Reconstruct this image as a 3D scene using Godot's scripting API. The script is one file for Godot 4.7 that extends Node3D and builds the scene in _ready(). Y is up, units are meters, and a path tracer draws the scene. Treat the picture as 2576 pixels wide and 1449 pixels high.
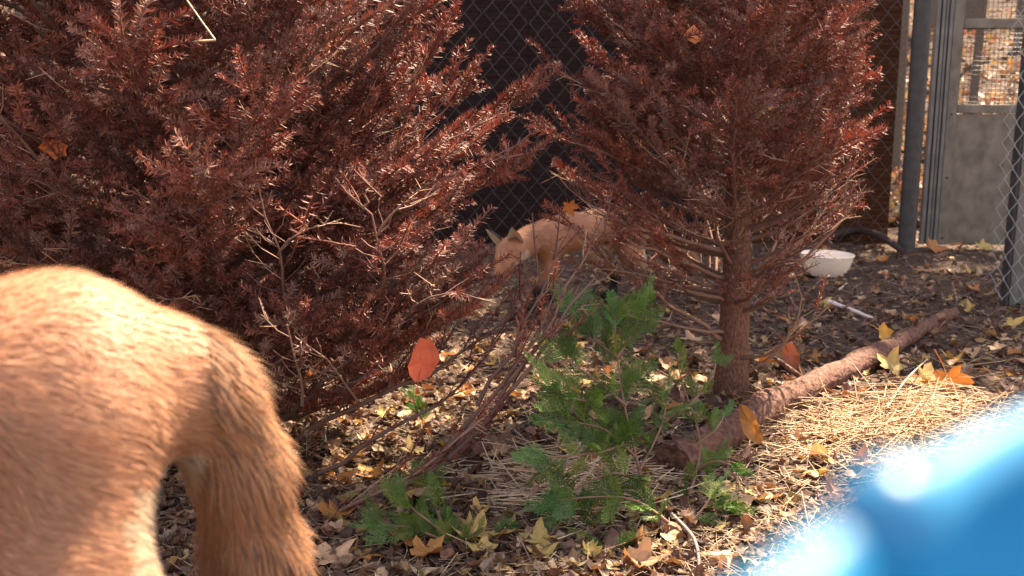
extends Node3D
# A fenced animal run in late autumn: two dead brown firs, a fox passing close by, a second fox behind, seen over the rim of a blue drum.

const EYE := Vector3(0, 0.94, 0)
const PITCH := 10.7
const FOCAL := 2640.0           # in pixels of the photograph scaled to 2576 x 1449
var rng := RandomNumberGenerator.new()
var relief := FastNoiseLite.new()
var taken := {}
var M := {}

# ---------------------------------------------------------------- mesh helper
class MB:
	var v := PackedVector3Array()
	var n := PackedVector3Array()
	var c := PackedColorArray()
	var i := PackedInt32Array()
	func put(p: Vector3, nn: Vector3, col := Color.WHITE) -> int:
		v.push_back(p); n.push_back(nn); c.push_back(col)
		return v.size() - 1
	func face(a: int, b: int, d: int) -> void:
		# wound so that the front looks along the vertex normals
		var g := (v[d] - v[a]).cross(v[b] - v[a])
		i.push_back(a)
		if g.dot(n[a] + n[b] + n[d]) >= 0.0:
			i.push_back(b); i.push_back(d)
		else:
			i.push_back(d); i.push_back(b)
	func flat(a: Vector3, b: Vector3, d: Vector3, col := Color.WHITE) -> void:
		var g := (d - a).cross(b - a).normalized()
		var k := put(a, g, col); put(b, g, col); put(d, g, col)
		i.append_array([k, k + 1, k + 2])
	func quad(a: Vector3, b: Vector3, d: Vector3, e: Vector3, nn: Vector3, col := Color.WHITE) -> void:
		var k := put(a, nn, col); put(b, nn, col); put(d, nn, col); put(e, nn, col)
		face(k, k + 1, k + 2); face(k, k + 2, k + 3)
	func box(at: Vector3, s: Vector3, col := Color.WHITE, b := Basis()) -> void:
		# a box with small chamfers along its edges
		var h := s * 0.5
		var e: float = min(min(h.x, h.y), h.z) * 0.22
		for ax in 3:
			for sg in [-1.0, 1.0]:
				var u := (ax + 1) % 3
				var w := (ax + 2) % 3
				var q := []
				for k in [[-1, -1], [1, -1], [1, 1], [-1, 1]]:
					var p := Vector3()
					p[ax] = sg * h[ax]; p[u] = k[0] * (h[u] - e); p[w] = k[1] * (h[w] - e)
					q.append(at + b * p)
				var nn := Vector3(); nn[ax] = sg
				quad(q[0], q[1], q[2], q[3], b * nn, col)
		for ax in 3:
			var u := (ax + 1) % 3
			var w := (ax + 2) % 3
			for su in [-1.0, 1.0]:
				for sw in [-1.0, 1.0]:
					var q := []
					for k in [[-1, 0], [1, 0], [1, 1], [-1, 1]]:
						var p := Vector3()
						p[ax] = k[0] * (h[ax] - e)
						p[u] = su * (h[u] - (e if k[1] == 1 else 0.0))
						p[w] = sw * (h[w] - (0.0 if k[1] == 1 else e))
						q.append(at + b * p)
					var nn := Vector3(); nn[u] = su; nn[w] = sw
					quad(q[0], q[1], q[2], q[3], (b * nn).normalized(), col)
	func tube(pts: PackedVector3Array, rad: PackedFloat32Array, sides: int, col := Color.WHITE, cap := true, rough := 0.0, rg: RandomNumberGenerator = null) -> void:
		var m := pts.size()
		var t0 := (pts[1] - pts[0]).normalized()
		var s := t0.cross(Vector3.UP)
		if s.length() < 0.1:
			s = t0.cross(Vector3.RIGHT)
		s = s.normalized()
		var start := v.size()
		for k in m:
			var t := (pts[min(k + 1, m - 1)] - pts[max(k - 1, 0)]).normalized()
			s = (s - t * s.dot(t)).normalized()
			var w := t.cross(s)
			for j in sides:
				var a := TAU * j / sides
				var d := s * cos(a) + w * sin(a)
				var r := rad[k]
				if rough > 0.0:
					r *= 1.0 + rg.randf_range(-rough, rough)
				put(pts[k] + d * r, d, col)
		for k in m - 1:
			for j in sides:
				var a := start + k * sides + j
				var b := start + k * sides + (j + 1) % sides
				face(a, b, b + sides); face(a, b + sides, a + sides)
		if cap:
			for e in [0, m - 1]:
				var nn: Vector3 = (pts[0] - pts[1]).normalized() if e == 0 else (pts[m - 1] - pts[m - 2]).normalized()
				var k0 := put(pts[e], nn, col)
				for j in sides:
					put(v[start + e * sides + j], nn, col)
				for j in sides:
					face(k0, k0 + 1 + j, k0 + 1 + (j + 1) % sides)
	func lathe(prof: PackedVector2Array, sides: int, col := Color.WHITE, wob := 0.0) -> void:
		var start := v.size()
		var m := prof.size()
		for k in m:
			var d: Vector2 = prof[min(k + 1, m - 1)] - prof[max(k - 1, 0)]
			var nn := Vector2(d.y, -d.x).normalized()
			for j in sides:
				var a := TAU * j / sides
				var r := prof[k].x * (1.0 + wob * sin(a * 3.0 + 1.0))
				put(Vector3(cos(a) * r, prof[k].y, sin(a) * r), Vector3(cos(a) * nn.x, nn.y, sin(a) * nn.x), col)
		for k in m - 1:
			for j in sides:
				var a := start + k * sides + j
				var b := start + k * sides + (j + 1) % sides
				face(a, b, b + sides); face(a, b + sides, a + sides)
	func mesh() -> ArrayMesh:
		var out := ArrayMesh.new()
		var arr := []
		arr.resize(Mesh.ARRAY_MAX)
		arr[Mesh.ARRAY_VERTEX] = v; arr[Mesh.ARRAY_NORMAL] = n; arr[Mesh.ARRAY_COLOR] = c; arr[Mesh.ARRAY_INDEX] = i
		out.add_surface_from_arrays(Mesh.PRIMITIVE_TRIANGLES, arr)
		return out

# ---------------------------------------------------------------- naming helpers
func numbered(called: String) -> String:
	var k: int = taken.get(called, 0)
	taken[called] = k + 1
	return called if k == 0 else "%s_%03d" % [called, k]

func inst(called: String, mesh: Mesh, m: Material, parent: Node = null) -> MeshInstance3D:
	var o := MeshInstance3D.new()
	o.mesh = mesh
	o.material_override = m
	if parent == null:
		o.name = numbered(called); add_child(o)
	else:
		o.name = called; parent.add_child(o, true)
	return o

func tag(o: Node, label: String, category: String, group := "") -> Node:
	o.set_meta("label", label); o.set_meta("category", category)
	if group != "":
		o.set_meta("group", group)
	return o

func thing(called: String, label: String, category: String, at: Vector3, group := "") -> Node3D:
	var o := Node3D.new()
	o.name = numbered(called); add_child(o); o.position = at
	tag(o, label, category, group)
	return o

func copies(called: String, mesh: Mesh, m: Material, xs: Array, cols: Array, parent: Node = null) -> MultiMeshInstance3D:
	var mm := MultiMesh.new()
	mm.transform_format = MultiMesh.TRANSFORM_3D
	mm.use_colors = true
	mm.mesh = mesh
	mm.instance_count = xs.size()
	for k in xs.size():
		mm.set_instance_transform(k, xs[k])
		mm.set_instance_color(k, cols[k])
	var o := MultiMeshInstance3D.new()
	o.multimesh = mm
	o.material_override = m
	o.set_meta("kind", "stuff")
	if parent == null:
		o.name = numbered(called); add_child(o)
	else:
		o.name = called; parent.add_child(o, true)
	return o

# ---------------------------------------------------------------- where things stand
func dir_of(u: float, w: float) -> Vector3:
	var p := deg_to_rad(PITCH)
	return Vector3(0, -sin(p), -cos(p)) * FOCAL + Vector3.RIGHT * (u - 1288.0) + Vector3(0, cos(p), -sin(p)) * (724.5 - w)

func gp(u: float, w: float, y := 0.0) -> Vector3:
	var d := dir_of(u, w)
	return EYE + d * ((y - EYE.y) / d.y)

func on_ground(u: float, w: float) -> Vector3:
	var p := gp(u, w)
	p.y = gh(p.x, p.z)
	return p

func at_z(u: float, w: float, z: float) -> Vector3:
	var d := dir_of(u, w)
	return EYE + d * (z / d.z)

func seen_at(p: Vector3) -> Vector2:
	var q := p - EYE
	var t := deg_to_rad(PITCH)
	var depth := q.dot(Vector3(0, -sin(t), -cos(t)))
	return Vector2(1288.0 + q.x / depth * FOCAL, 724.5 - q.dot(Vector3(0, cos(t), -sin(t))) / depth * FOCAL)

func gh(x: float, z: float) -> float:
	var y := relief.get_noise_2d(x * 90.0, z * 90.0) * 0.03 + relief.get_noise_2d(x * 400.0, z * 400.0) * 0.012
	# a low earth bank close to the camera, where the near fox stands
	y += 0.302 * smoothstep(-1.42, -1.12, z) * smoothstep(-0.02, -0.22, x) * smoothstep(1.6, 1.0, z)
	# the wood behind the fence climbs
	var far := maxf(0.0, -z - 7.6)
	y += 0.17 * far * smoothstep(0.0, 3.0, far) + relief.get_noise_2d(x * 14.0, z * 14.0) * 0.10 * minf(far, 6.0)
	return y

func rnd(a: float, b: float) -> float:
	return rng.randf_range(a, b)

func unit() -> Vector3:
	return Vector3(rng.randfn(), rng.randfn(), rng.randfn()).normalized()

func vary(c: Color, s: float) -> Color:
	var k := 1.0 + rnd(-s, s)
	return Color(c.r * k * (1.0 + rnd(-s, s) * 0.3), c.g * k, c.b * k * (1.0 + rnd(-s, s) * 0.3))

func along(dirv: Vector3, up: Vector3, s: Vector3) -> Basis:
	# y runs along dirv, z looks roughly along up
	var y := dirv.normalized()
	var x := y.cross(up)
	if x.length() < 0.01:
		x = y.cross(Vector3(0.31, 0.2, 0.9))
	x = x.normalized()
	return Basis(x * s.x, y * s.y, x.cross(y) * s.z)

func bend(pts: PackedVector3Array, steps: int) -> PackedVector3Array:
	var cv := Curve3D.new()
	for k in pts.size():
		var t: Vector3 = (pts[min(k + 1, pts.size() - 1)] - pts[max(k - 1, 0)]) / 6.0
		cv.add_point(pts[k], -t, t)
	var out := PackedVector3Array()
	for k in steps + 1:
		out.push_back(cv.sample_baked(cv.get_baked_length() * k / steps, true))
	return out

func taper(a: float, b: float, steps: int) -> PackedFloat32Array:
	var out := PackedFloat32Array()
	for k in steps + 1:
		out.push_back(lerpf(a, b, float(k) / steps))
	return out

# ---------------------------------------------------------------- materials
func noise_tex(f: float, ramp: Array, size := 512, as_normal := false, oct := 4) -> NoiseTexture2D:
	var fn := FastNoiseLite.new()
	fn.noise_type = FastNoiseLite.TYPE_SIMPLEX_SMOOTH
	fn.frequency = f; fn.fractal_octaves = oct; fn.seed = 5
	var t := NoiseTexture2D.new()
	t.width = size; t.height = size; t.seamless = true; t.noise = fn
	if as_normal:
		t.as_normal_map = true; t.bump_strength = 6.0
	elif ramp:
		var g := Gradient.new()
		g.offsets = PackedFloat32Array([0.0, 0.35, 0.65, 1.0])
		g.colors = PackedColorArray([ramp[0].linear_to_srgb(), ramp[1].linear_to_srgb(), ramp[2].linear_to_srgb(), ramp[3].linear_to_srgb()])
		t.color_ramp = g
	return t

func mat(called: String, c: Color, rough := 0.9, spec := 0.3, tint := false) -> StandardMaterial3D:
	var m := StandardMaterial3D.new()
	m.resource_name = called
	m.albedo_color = c.linear_to_srgb()
	m.roughness = rough
	m.metallic_specular = spec
	m.vertex_color_use_as_albedo = tint
	M[called] = m
	return m

func textured(m: StandardMaterial3D, f: float, ramp: Array, scale: Vector3, rel := 0.0) -> void:
	m.albedo_color = Color.WHITE
	m.albedo_texture = noise_tex(f, ramp)
	m.uv1_triplanar = true
	m.uv1_scale = scale
	if rel > 0.0:
		m.normal_enabled = true
		m.normal_texture = noise_tex(f, [], 512, true)
		m.normal_scale = rel

func materials() -> void:
	var s := mat("soil", Color.WHITE, 0.95, 0.2)
	textured(s, 0.03, [Color(0.030, 0.020, 0.015), Color(0.055, 0.035, 0.026), Color(0.085, 0.056, 0.040), Color(0.14, 0.095, 0.065)], Vector3(1.7, 1.7, 1.7), 1.0)
	var b := mat("bark", Color.WHITE, 0.9, 0.25)
	textured(b, 0.04, [Color(0.055, 0.026, 0.020), Color(0.105, 0.052, 0.038), Color(0.16, 0.085, 0.060), Color(0.24, 0.14, 0.10)], Vector3(7, 2.4, 7), 1.2)
	var l := mat("log_bark", Color.WHITE, 0.85, 0.3)
	textured(l, 0.045, [Color(0.035, 0.016, 0.012), Color(0.095, 0.045, 0.032), Color(0.15, 0.075, 0.052), Color(0.27, 0.16, 0.12)], Vector3(1.8, 1.8, 1.8), 1.3)
	var gb := mat("grey_bark", Color.WHITE, 0.9, 0.2)
	textured(gb, 0.04, [Color(0.05, 0.042, 0.035), Color(0.09, 0.076, 0.063), Color(0.13, 0.11, 0.09), Color(0.2, 0.175, 0.145)], Vector3(5, 1.6, 5), 1.5)
	mat("twig", Color.WHITE, 0.8, 0.3, true)
	var nd := mat("needle", Color.WHITE, 0.62, 0.45, true)
	nd.backlight_enabled = true; nd.backlight = Color(0.60, 0.36, 0.26)
	nd.cull_mode = BaseMaterial3D.CULL_DISABLED
	var lf := mat("leaf", Color.WHITE, 0.6, 0.4, true)
	lf.backlight_enabled = true; lf.backlight = Color(0.7, 0.6, 0.45)
	lf.cull_mode = BaseMaterial3D.CULL_DISABLED
	var cd := mat("cedar", Color.WHITE, 0.5, 0.45, true)
	cd.backlight_enabled = true; cd.backlight = Color(0.5, 0.75, 0.3)
	cd.cull_mode = BaseMaterial3D.CULL_DISABLED
	mat("straw", Color.WHITE, 0.55, 0.45, true).cull_mode = BaseMaterial3D.CULL_DISABLED
	mat("skin", Color.WHITE, 0.9, 0.2, true)
	var fu := mat("fur", Color.WHITE, 0.55, 0.45, true)
	fu.backlight_enabled = true; fu.backlight = Color(0.55, 0.5, 0.42)
	fu.cull_mode = BaseMaterial3D.CULL_DISABLED
	mat("eye", Color(0.02, 0.012, 0.008), 0.15, 0.6)
	var w := mat("wire", Color(0.085, 0.078, 0.072), 0.55, 0.4); w.metallic = 0.3
	var po := mat("dark_post", Color.WHITE, 0.6, 0.4)
	textured(po, 0.02, [Color(0.030, 0.027, 0.027), Color(0.038, 0.034, 0.034), Color(0.045, 0.040, 0.039), Color(0.06, 0.053, 0.05)], Vector3(2, 2, 2))
	var al := mat("aluminium", Color.WHITE, 0.5, 0.5); al.metallic = 0.35
	textured(al, 0.02, [Color(0.085, 0.083, 0.080), Color(0.105, 0.103, 0.098), Color(0.125, 0.12, 0.115), Color(0.16, 0.15, 0.14)], Vector3(3, 0.8, 3))
	var kp := mat("kick_plate", Color.WHITE, 0.55, 0.45); kp.metallic = 0.25
	textured(kp, 0.012, [Color(0.085, 0.070, 0.052), Color(0.118, 0.102, 0.080), Color(0.142, 0.123, 0.098), Color(0.175, 0.150, 0.118)], Vector3(1.6, 1.2, 1.6), 0.15)
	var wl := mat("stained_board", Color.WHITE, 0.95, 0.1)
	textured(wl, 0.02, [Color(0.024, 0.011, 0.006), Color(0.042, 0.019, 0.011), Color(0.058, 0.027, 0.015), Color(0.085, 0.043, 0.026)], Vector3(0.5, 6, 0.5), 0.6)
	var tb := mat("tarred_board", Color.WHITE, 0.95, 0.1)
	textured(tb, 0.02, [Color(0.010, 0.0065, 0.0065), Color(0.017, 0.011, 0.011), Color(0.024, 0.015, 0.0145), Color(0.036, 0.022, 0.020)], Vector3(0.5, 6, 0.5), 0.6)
	mat("bowl_plastic", Color(0.80, 0.68, 0.56), 0.4, 0.5)
	var dr := mat("blue_plastic", Color(0.004, 0.20, 0.36), 0.42, 0.5)
	dr.albedo_color = Color.WHITE
	dr.albedo_texture = noise_tex(0.03, [Color(0.002, 0.105, 0.23), Color(0.002, 0.125, 0.265), Color(0.004, 0.14, 0.28), Color(0.05, 0.16, 0.24)])
	dr.roughness_texture = noise_tex(0.02, [Color(0.5, 0.5, 0.5), Color(0.7, 0.7, 0.7), Color(0.85, 0.85, 0.85), Color(1, 1, 1)])
	dr.uv1_triplanar = true; dr.uv1_scale = Vector3(4, 4, 4)

# ---------------------------------------------------------------- setting
func build_ground() -> void:
	var mb := MB.new()
	var xs := []
	var zs := []
	for k in 171:
		var t := (k - 85) / 85.0
		xs.append(4.5 * t + 55.0 * pow(absf(t), 5.0) * signf(t))
	for k in 191:
		var t := k / 190.0
		zs.append(3.0 - 11.5 * t - 90.0 * pow(maxf(0.0, t - 0.45) / 0.55, 4.0) + 30.0 * pow(1.0 - t, 24.0))
	for z in zs:
		for x in xs:
			var e := 0.02
			var y := gh(x, z)
			mb.put(Vector3(x, y, z), Vector3(y - gh(x + e, z), e, y - gh(x, z + e)).normalized())
	var w := xs.size()
	for r in zs.size() - 1:
		for k in w - 1:
			var a := r * w + k
			mb.face(a, a + 1, a + w + 1); mb.face(a, a + w + 1, a + w)
	var o := inst("ground", mb.mesh(), M.soil)
	o.set_meta("kind", "structure")

func leaf_mesh(kind: int, curl: float) -> ArrayMesh:
	# a dry leaf about one unit across, lying in the xz plane, stalk towards -z
	var mb := MB.new()
	var out := []
	if kind == 0:
		out = [[-172, 0.22], [-150, 0.40], [-128, 0.52], [-112, 0.34], [-92, 0.50], [-72, 0.64], [-58, 0.46], [-44, 0.34], [-28, 0.52], [-14, 0.56], [0, 0.78]]
	elif kind == 1:
		out = [[-175, 0.50], [-150, 0.40], [-120, 0.36], [-90, 0.36], [-60, 0.40], [-30, 0.52], [0, 0.62]]
	else:
		out = [[-165, 0.25], [-120, 0.42], [-80, 0.30], [-45, 0.45], [-15, 0.34], [0, 0.48]]
	var ring := []
	for q in out:
		ring.append([q[0], q[1]])
	for k in range(out.size() - 2, -1, -1):
		ring.append([-out[k][0], out[k][1]])
	var ph := rnd(0, TAU)
	var ph2 := rnd(0, TAU)
	var shape := func(a: float, r: float) -> Vector3:
		var x := sin(a) * r
		var z := -cos(a) * r
		var y := curl * (r * r * 1.1 * (0.5 + 0.5 * cos(2.0 * a + ph)) + 0.22 * r * sin(3.0 * a + ph2) + x * x * 0.5)
		return Vector3(x * (1.0 - 0.35 * absf(curl) * r), y, z)
	var pts := []
	for lev in [0.55, 1.0]:
		for q in ring:
			pts.append(shape.call(deg_to_rad(q[0]), q[1] * lev * (rnd(0.78, 1.08) if lev == 1.0 else 1.0)))
	var c0: Vector3 = shape.call(0.0, 0.0)
	var m := ring.size()
	for k in m:
		var j := (k + 1) % m
		var tone := Color(1, 1, 1) * rnd(0.82, 1.08)
		mb.flat(c0, pts[k], pts[j], tone)
		mb.flat(pts[k], pts[m + k], pts[m + j], tone * rnd(0.8, 1.0))
		mb.flat(pts[k], pts[m + j], pts[j], tone * rnd(0.85, 1.02))
	# stalk
	var s0: Vector3 = shape.call(PI, 0.1)
	mb.tube(PackedVector3Array([s0, s0 + Vector3(0.05, 0.06, 0.4), s0 + Vector3(0.12, 0.05, 0.75)]), PackedFloat32Array([0.016, 0.012, 0.010]), 3, Color(0.8, 0.7, 0.6), false)
	return mb.mesh()

var leaves_maple := []
var leaves_oval := []
var leaves_bit := []

func build_litter() -> void:
	for k in 7:
		leaves_maple.append(leaf_mesh(0, [0.45, 0.7, -0.6, 1.0, 0.55, -0.9, 1.25][k]))
	for k in 5:
		leaves_oval.append(leaf_mesh(1, [0.4, -0.5, 0.9, 1.1, -0.9][k]))
	for k in 4:
		leaves_bit.append(leaf_mesh(2, [0.6, -0.8, 1.2, 0.3][k]))
	# wood chips and crumbs
	var chip := MB.new()
	chip.box(Vector3.ZERO, Vector3(1, 0.16, 0.34))
	var chipm := chip.mesh()
	var tones := [Color(0.16, 0.10, 0.075), Color(0.10, 0.062, 0.048), Color(0.23, 0.16, 0.12), Color(0.075, 0.048, 0.038), Color(0.19, 0.14, 0.085), Color(0.27, 0.20, 0.15)]
	var xs := []
	var cs := []
	while xs.size() < 6800:
		var p := ground_spot()
		xs.append(Transform3D(Basis(unit(), rnd(-0.5, 0.5)) * Basis(Vector3.UP, rnd(0, TAU)) * Basis.from_scale(Vector3.ONE * rnd(0.008, 0.032)), p + Vector3.UP * 0.004))
		cs.append(vary(tones[rng.randi() % 6], 0.35))
	var o: Node = copies("wood_chips", chipm, M.twig, xs, cs)
	tag(o, "brown wood chips and crumbs strewn over the soil of the run", "wood chips")
	# small curled leaves and leaf bits, in four shapes
	var tones2 := [Color(0.20, 0.105, 0.060), Color(0.12, 0.060, 0.040), Color(0.28, 0.165, 0.095), Color(0.065, 0.036, 0.028), Color(0.32, 0.22, 0.09), Color(0.09, 0.052, 0.038), Color(0.15, 0.085, 0.058), Color(0.36, 0.26, 0.16)]
	for kind in 4:
		xs = []; cs = []
		var n := 3300
		while xs.size() < n:
			var p := ground_spot()
			var where := seen_at(p)
			if where.x > 1750.0 and where.y > 1060.0 and rng.randf() < 0.6:
				continue
			var s := rnd(0.014, 0.055)
			xs.append(Transform3D(Basis(Vector3(rnd(-1, 1), 0, rnd(-1, 1)).normalized(), rnd(-0.9, 0.9)) * Basis(Vector3.UP, rnd(0, TAU)) * Basis.from_scale(Vector3(s, s, s)), p + Vector3.UP * rnd(0.004, 0.022)))
			cs.append(vary(tones2[rng.randi() % 8], 0.3))
		o = copies("leaf_litter", leaves_bit[kind] if kind < 2 else leaves_oval[kind], M.leaf, xs, cs)
		tag(o, ["brown crumbled leaf litter covering the ground of the run", "torn dry leaf bits scattered among the litter", "small curled brown leaves mixed through the litter", "rolled dark dry leaves mixed through the litter"][kind], "leaf litter")
	# fallen needles and thin stems
	var st := MB.new()
	st.tube(PackedVector3Array([Vector3(0, -0.5, 0), Vector3(0.03, 0, 0.01), Vector3(0, 0.5, 0.02)]), PackedFloat32Array([0.012, 0.012, 0.008]), 3)
	var stm := st.mesh()
	xs = []; cs = []
	while xs.size() < 8200:
		var p := ground_spot()
		var d := Vector3(rnd(-1, 1), rnd(-0.16, 0.22), rnd(-1, 1))
		var L := rnd(0.04, 0.16)
		xs.append(Transform3D(along(d, Vector3.UP, Vector3(0.09, L, 0.09)), p + Vector3.UP * rnd(0.004, 0.02)))
		cs.append(vary([Color(0.30, 0.20, 0.13), Color(0.20, 0.12, 0.085), Color(0.42, 0.32, 0.20)][rng.randi() % 3], 0.3))
	o = copies("thin_stems", stm, M.straw, xs, cs)
	tag(o, "thin dry stems lying criss-cross in the leaf litter", "stems")
	# beyond the fence: sunlit leaf floor
	for kind in 3:
		xs = []; cs = []
		while xs.size() < 5200:
			var z := -7.2 - 26.0 * pow(rng.randf(), 1.7)
			var x := rnd(-0.72, 0.78) * -z
			if kind == 2:
				x = rnd(0.15, 0.62) * -z
			var s := rnd(0.06, 0.16)
			xs.append(Transform3D(Basis(Vector3(rnd(-1, 1), 0, rnd(-1, 1)).normalized(), rnd(-0.9, 0.9)) * Basis(Vector3.UP, rnd(0, TAU)) * Basis.from_scale(Vector3(s, s, s)), Vector3(x, gh(x, z) + rnd(0.0, 0.04), z)))
			cs.append(vary([Color(0.27, 0.17, 0.11), Color(0.36, 0.24, 0.16), Color(0.20, 0.11, 0.075), Color(0.38, 0.27, 0.13), Color(0.26, 0.11, 0.07)][rng.randi() % 5], 0.3))
		o = copies("forest_leaves", [leaves_maple[1], leaves_oval[0], leaves_maple[3]][kind], M.leaf, xs, cs)
		tag(o, ["lobed tan leaves covering the sunny forest floor behind fence", "oval tan leaves covering the sunny forest floor behind fence", "curled tan leaves on the sunny slope behind the door"][kind], "leaf litter")

func ground_spot() -> Vector3:
	# more or less even over the picture, a little beyond its sides
	while true:
		var p: Vector3
		if rng.randf() < 0.75:
			p = gp(rnd(-100, 2700), 540.0 + 960.0 * pow(rng.randf(), 0.8))
		else:
			p = Vector3(rnd(-3.5, 3.2), 0, rnd(-6.3, -1.5))
		if p.z > -7.0 and p.z < -1.35 and absf(p.x) < 4.0:
			p.y = gh(p.x, p.z)
			return p
	return Vector3.ZERO

func fallen_leaves() -> void:
	var kinds := [
		["yellow_leaf", Color(0.46, 0.32, 0.10), "yellow fallen maple leaf lying in the brown litter", "yellow fallen leaves in the run", 0],
		["tan_leaf", Color(0.52, 0.34, 0.20), "pale tan fallen leaf lying in the brown litter", "tan fallen leaves in the run", 1],
		["orange_leaf", Color(0.46, 0.20, 0.055), "orange brown fallen leaf lying in the litter", "orange fallen leaves in the run", 0],
		["brown_leaf", Color(0.20, 0.105, 0.075), "dark brown curled fallen leaf lying in the litter", "dark brown fallen leaves in the run", 1],
	]
	var shades := {}
	for k in 4:
		shades[k] = []
		for j in 3:
			var m: StandardMaterial3D = M.leaf.duplicate()
			m.resource_name = kinds[k][0]
			m.albedo_color = vary(kinds[k][1], 0.2).linear_to_srgb()
			shades[k].append(m)
	var left := 264
	var spots := []
	while left > 0:
		var u := rnd(760, 2600)
		var w := 640.0 + 800.0 * pow(rng.randf(), 0.9)
		if u > 1950 and w > 1010 and u - 1950 > (1400 - w) * 1.4:
			continue
		if u > 1700 and w > 1040 and rng.randf() < 0.75:
			continue
		var p := on_ground(u, w)
		if p.z < -6.0 or p.z > -1.45:
			continue
		var ok := true
		for q in spots:
			if q.distance_to(p) < 0.055:
				ok = false
		if not ok:
			continue
		spots.append(p)
		# the left half holds more yellow and tan leaves
		var r := rng.randf()
		var k: int
		if u < 1650:
			k = 0 if r < 0.22 else 1 if r < 0.62 else 2 if r < 0.80 else 3
		else:
			k = 0 if r < 0.17 else 1 if r < 0.42 else 2 if r < 0.62 else 3
		var pool: Array = leaves_maple if kinds[k][4] == 0 or rng.randf() < 0.4 else leaves_oval
		var o := inst(kinds[k][0], pool[rng.randi() % pool.size()], shades[k][rng.randi() % 3])
		var s := rnd(0.045, 0.092)
		o.transform = Transform3D(Basis(Vector3(rnd(-1, 1), 0, rnd(-1, 1)).normalized(), rnd(-0.55, 0.55)) * Basis(Vector3.UP, rnd(0, TAU)) * Basis.from_scale(Vector3(s, s, s)), p + Vector3.UP * 0.022)
		tag(o, kinds[k][2], "leaf", kinds[k][3])
		left -= 1
	# leaves that can be told apart by their place
	var named := [
		["red_leaf", Color(0.55, 0.10, 0.035), at_z(1062, 915, -2.12), Vector3(0.45, 0.3, 0.8), 0.10, 2.6, 1, "bright orange red leaf caught upright among the bare lower branches"],
		["orange_leaf", Color(0.60, 0.23, 0.04), on_ground(2385, 985) + Vector3(0, 0.045, 0), Vector3(-0.2, 0.35, 0.9), 0.125, 0.3, 0, "bright orange maple leaf propped up beside the straw heap"],
		["yellow_leaf", Color(0.52, 0.36, 0.12), on_ground(2335, 975) + Vector3(0, 0.03, 0), Vector3(0.2, 0.7, 0.7), 0.12, 1.4, 0, "yellow maple leaf tucked behind the propped orange leaf"],
		["brown_leaf", Color(0.42, 0.19, 0.05), at_z(1884, 1062, -2.62), Vector3(-0.35, 0.2, 0.9), 0.115, 0.5, 1, "long orange brown leaf leaning on the fallen log"],
		["brown_leaf", Color(0.26, 0.085, 0.045), at_z(1985, 892, -3.36), Vector3(0.3, 0.1, 0.95), 0.10, 0.4, 1, "dark red brown leaf standing on edge behind the log"],
		["yellow_leaf", Color(0.50, 0.30, 0.06), at_z(2222, 838, -3.72), Vector3(0.4, 0.3, 0.85), 0.10, 0.9, 2, "folded yellow brown leaf sticking up from the log's thin end"],
		["yellow_leaf", Color(0.50, 0.36, 0.12), on_ground(2240, 940) + Vector3(0, 0.04, 0), Vector3(0.1, 0.7, 0.7), 0.10, 2.6, 0, "pale yellow leaf leaning beside the knot of the log"],
		["yellow_leaf", Color(0.46, 0.34, 0.12), on_ground(2470, 632) + Vector3(0, 0.03, 0), Vector3(0.2, 0.85, 0.5), 0.12, 0.2, 0, "yellow leaf resting against the foot of the grey door"],
		["orange_leaf", Color(0.40, 0.17, 0.055), on_ground(2345, 640) + Vector3(0, 0.04, 0), Vector3(0.3, 0.8, 0.6), 0.125, 0.9, 0, "orange brown leaf resting at the foot of the dark post"],
		["orange_leaf", Color(0.38, 0.15, 0.06), on_ground(2400, 626) + Vector3(0, 0.05, 0), Vector3(-0.2, 0.75, 0.6), 0.12, 2.1, 0, "rusty brown leaf propped against the door's kick plate"],
		["orange_leaf", Color(0.62, 0.15, 0.03), at_z(136, 362, -2.35), Vector3(0.1, 0.1, 0.98), 0.085, 0.8, 2, "orange leaf caught in the left fir's shaded needles"],
		["orange_leaf", Color(0.62, 0.20, 0.06), at_z(1742, 88, -2.86), Vector3(0.1, 0.5, 0.85), 0.075, 0.8, 2, "orange leaf caught high in the standing fir's needles"],
		["orange_leaf", Color(0.60, 0.20, 0.04), at_z(1432, 520, -3.05), Vector3(0.2, 0.2, 0.95), 0.05, 0.2, 0, "orange leaf hanging in the twigs above the far fox"],
	]
	for q in named:
		var m: StandardMaterial3D = M.leaf.duplicate()
		m.resource_name = q[0]
		m.albedo_color = (q[1] as Color).linear_to_srgb()
		var pool: Array = [leaves_maple, leaves_oval, leaves_bit][q[6]]
		var o := inst(q[0], pool[0], m)
		var nn: Vector3 = (q[3] as Vector3).normalized()
		var x := nn.cross(Vector3(0, 1, 0.01)).normalized()
		o.transform = Transform3D(Basis(x, nn, x.cross(nn)) * Basis(Vector3.UP, q[5]) * Basis.from_scale(Vector3(q[4] * (0.62 if q[6] == 1 and q[4] > 0.11 else 1.0), q[4], q[4])), q[2])
		tag(o, q[7], "leaf")

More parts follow.
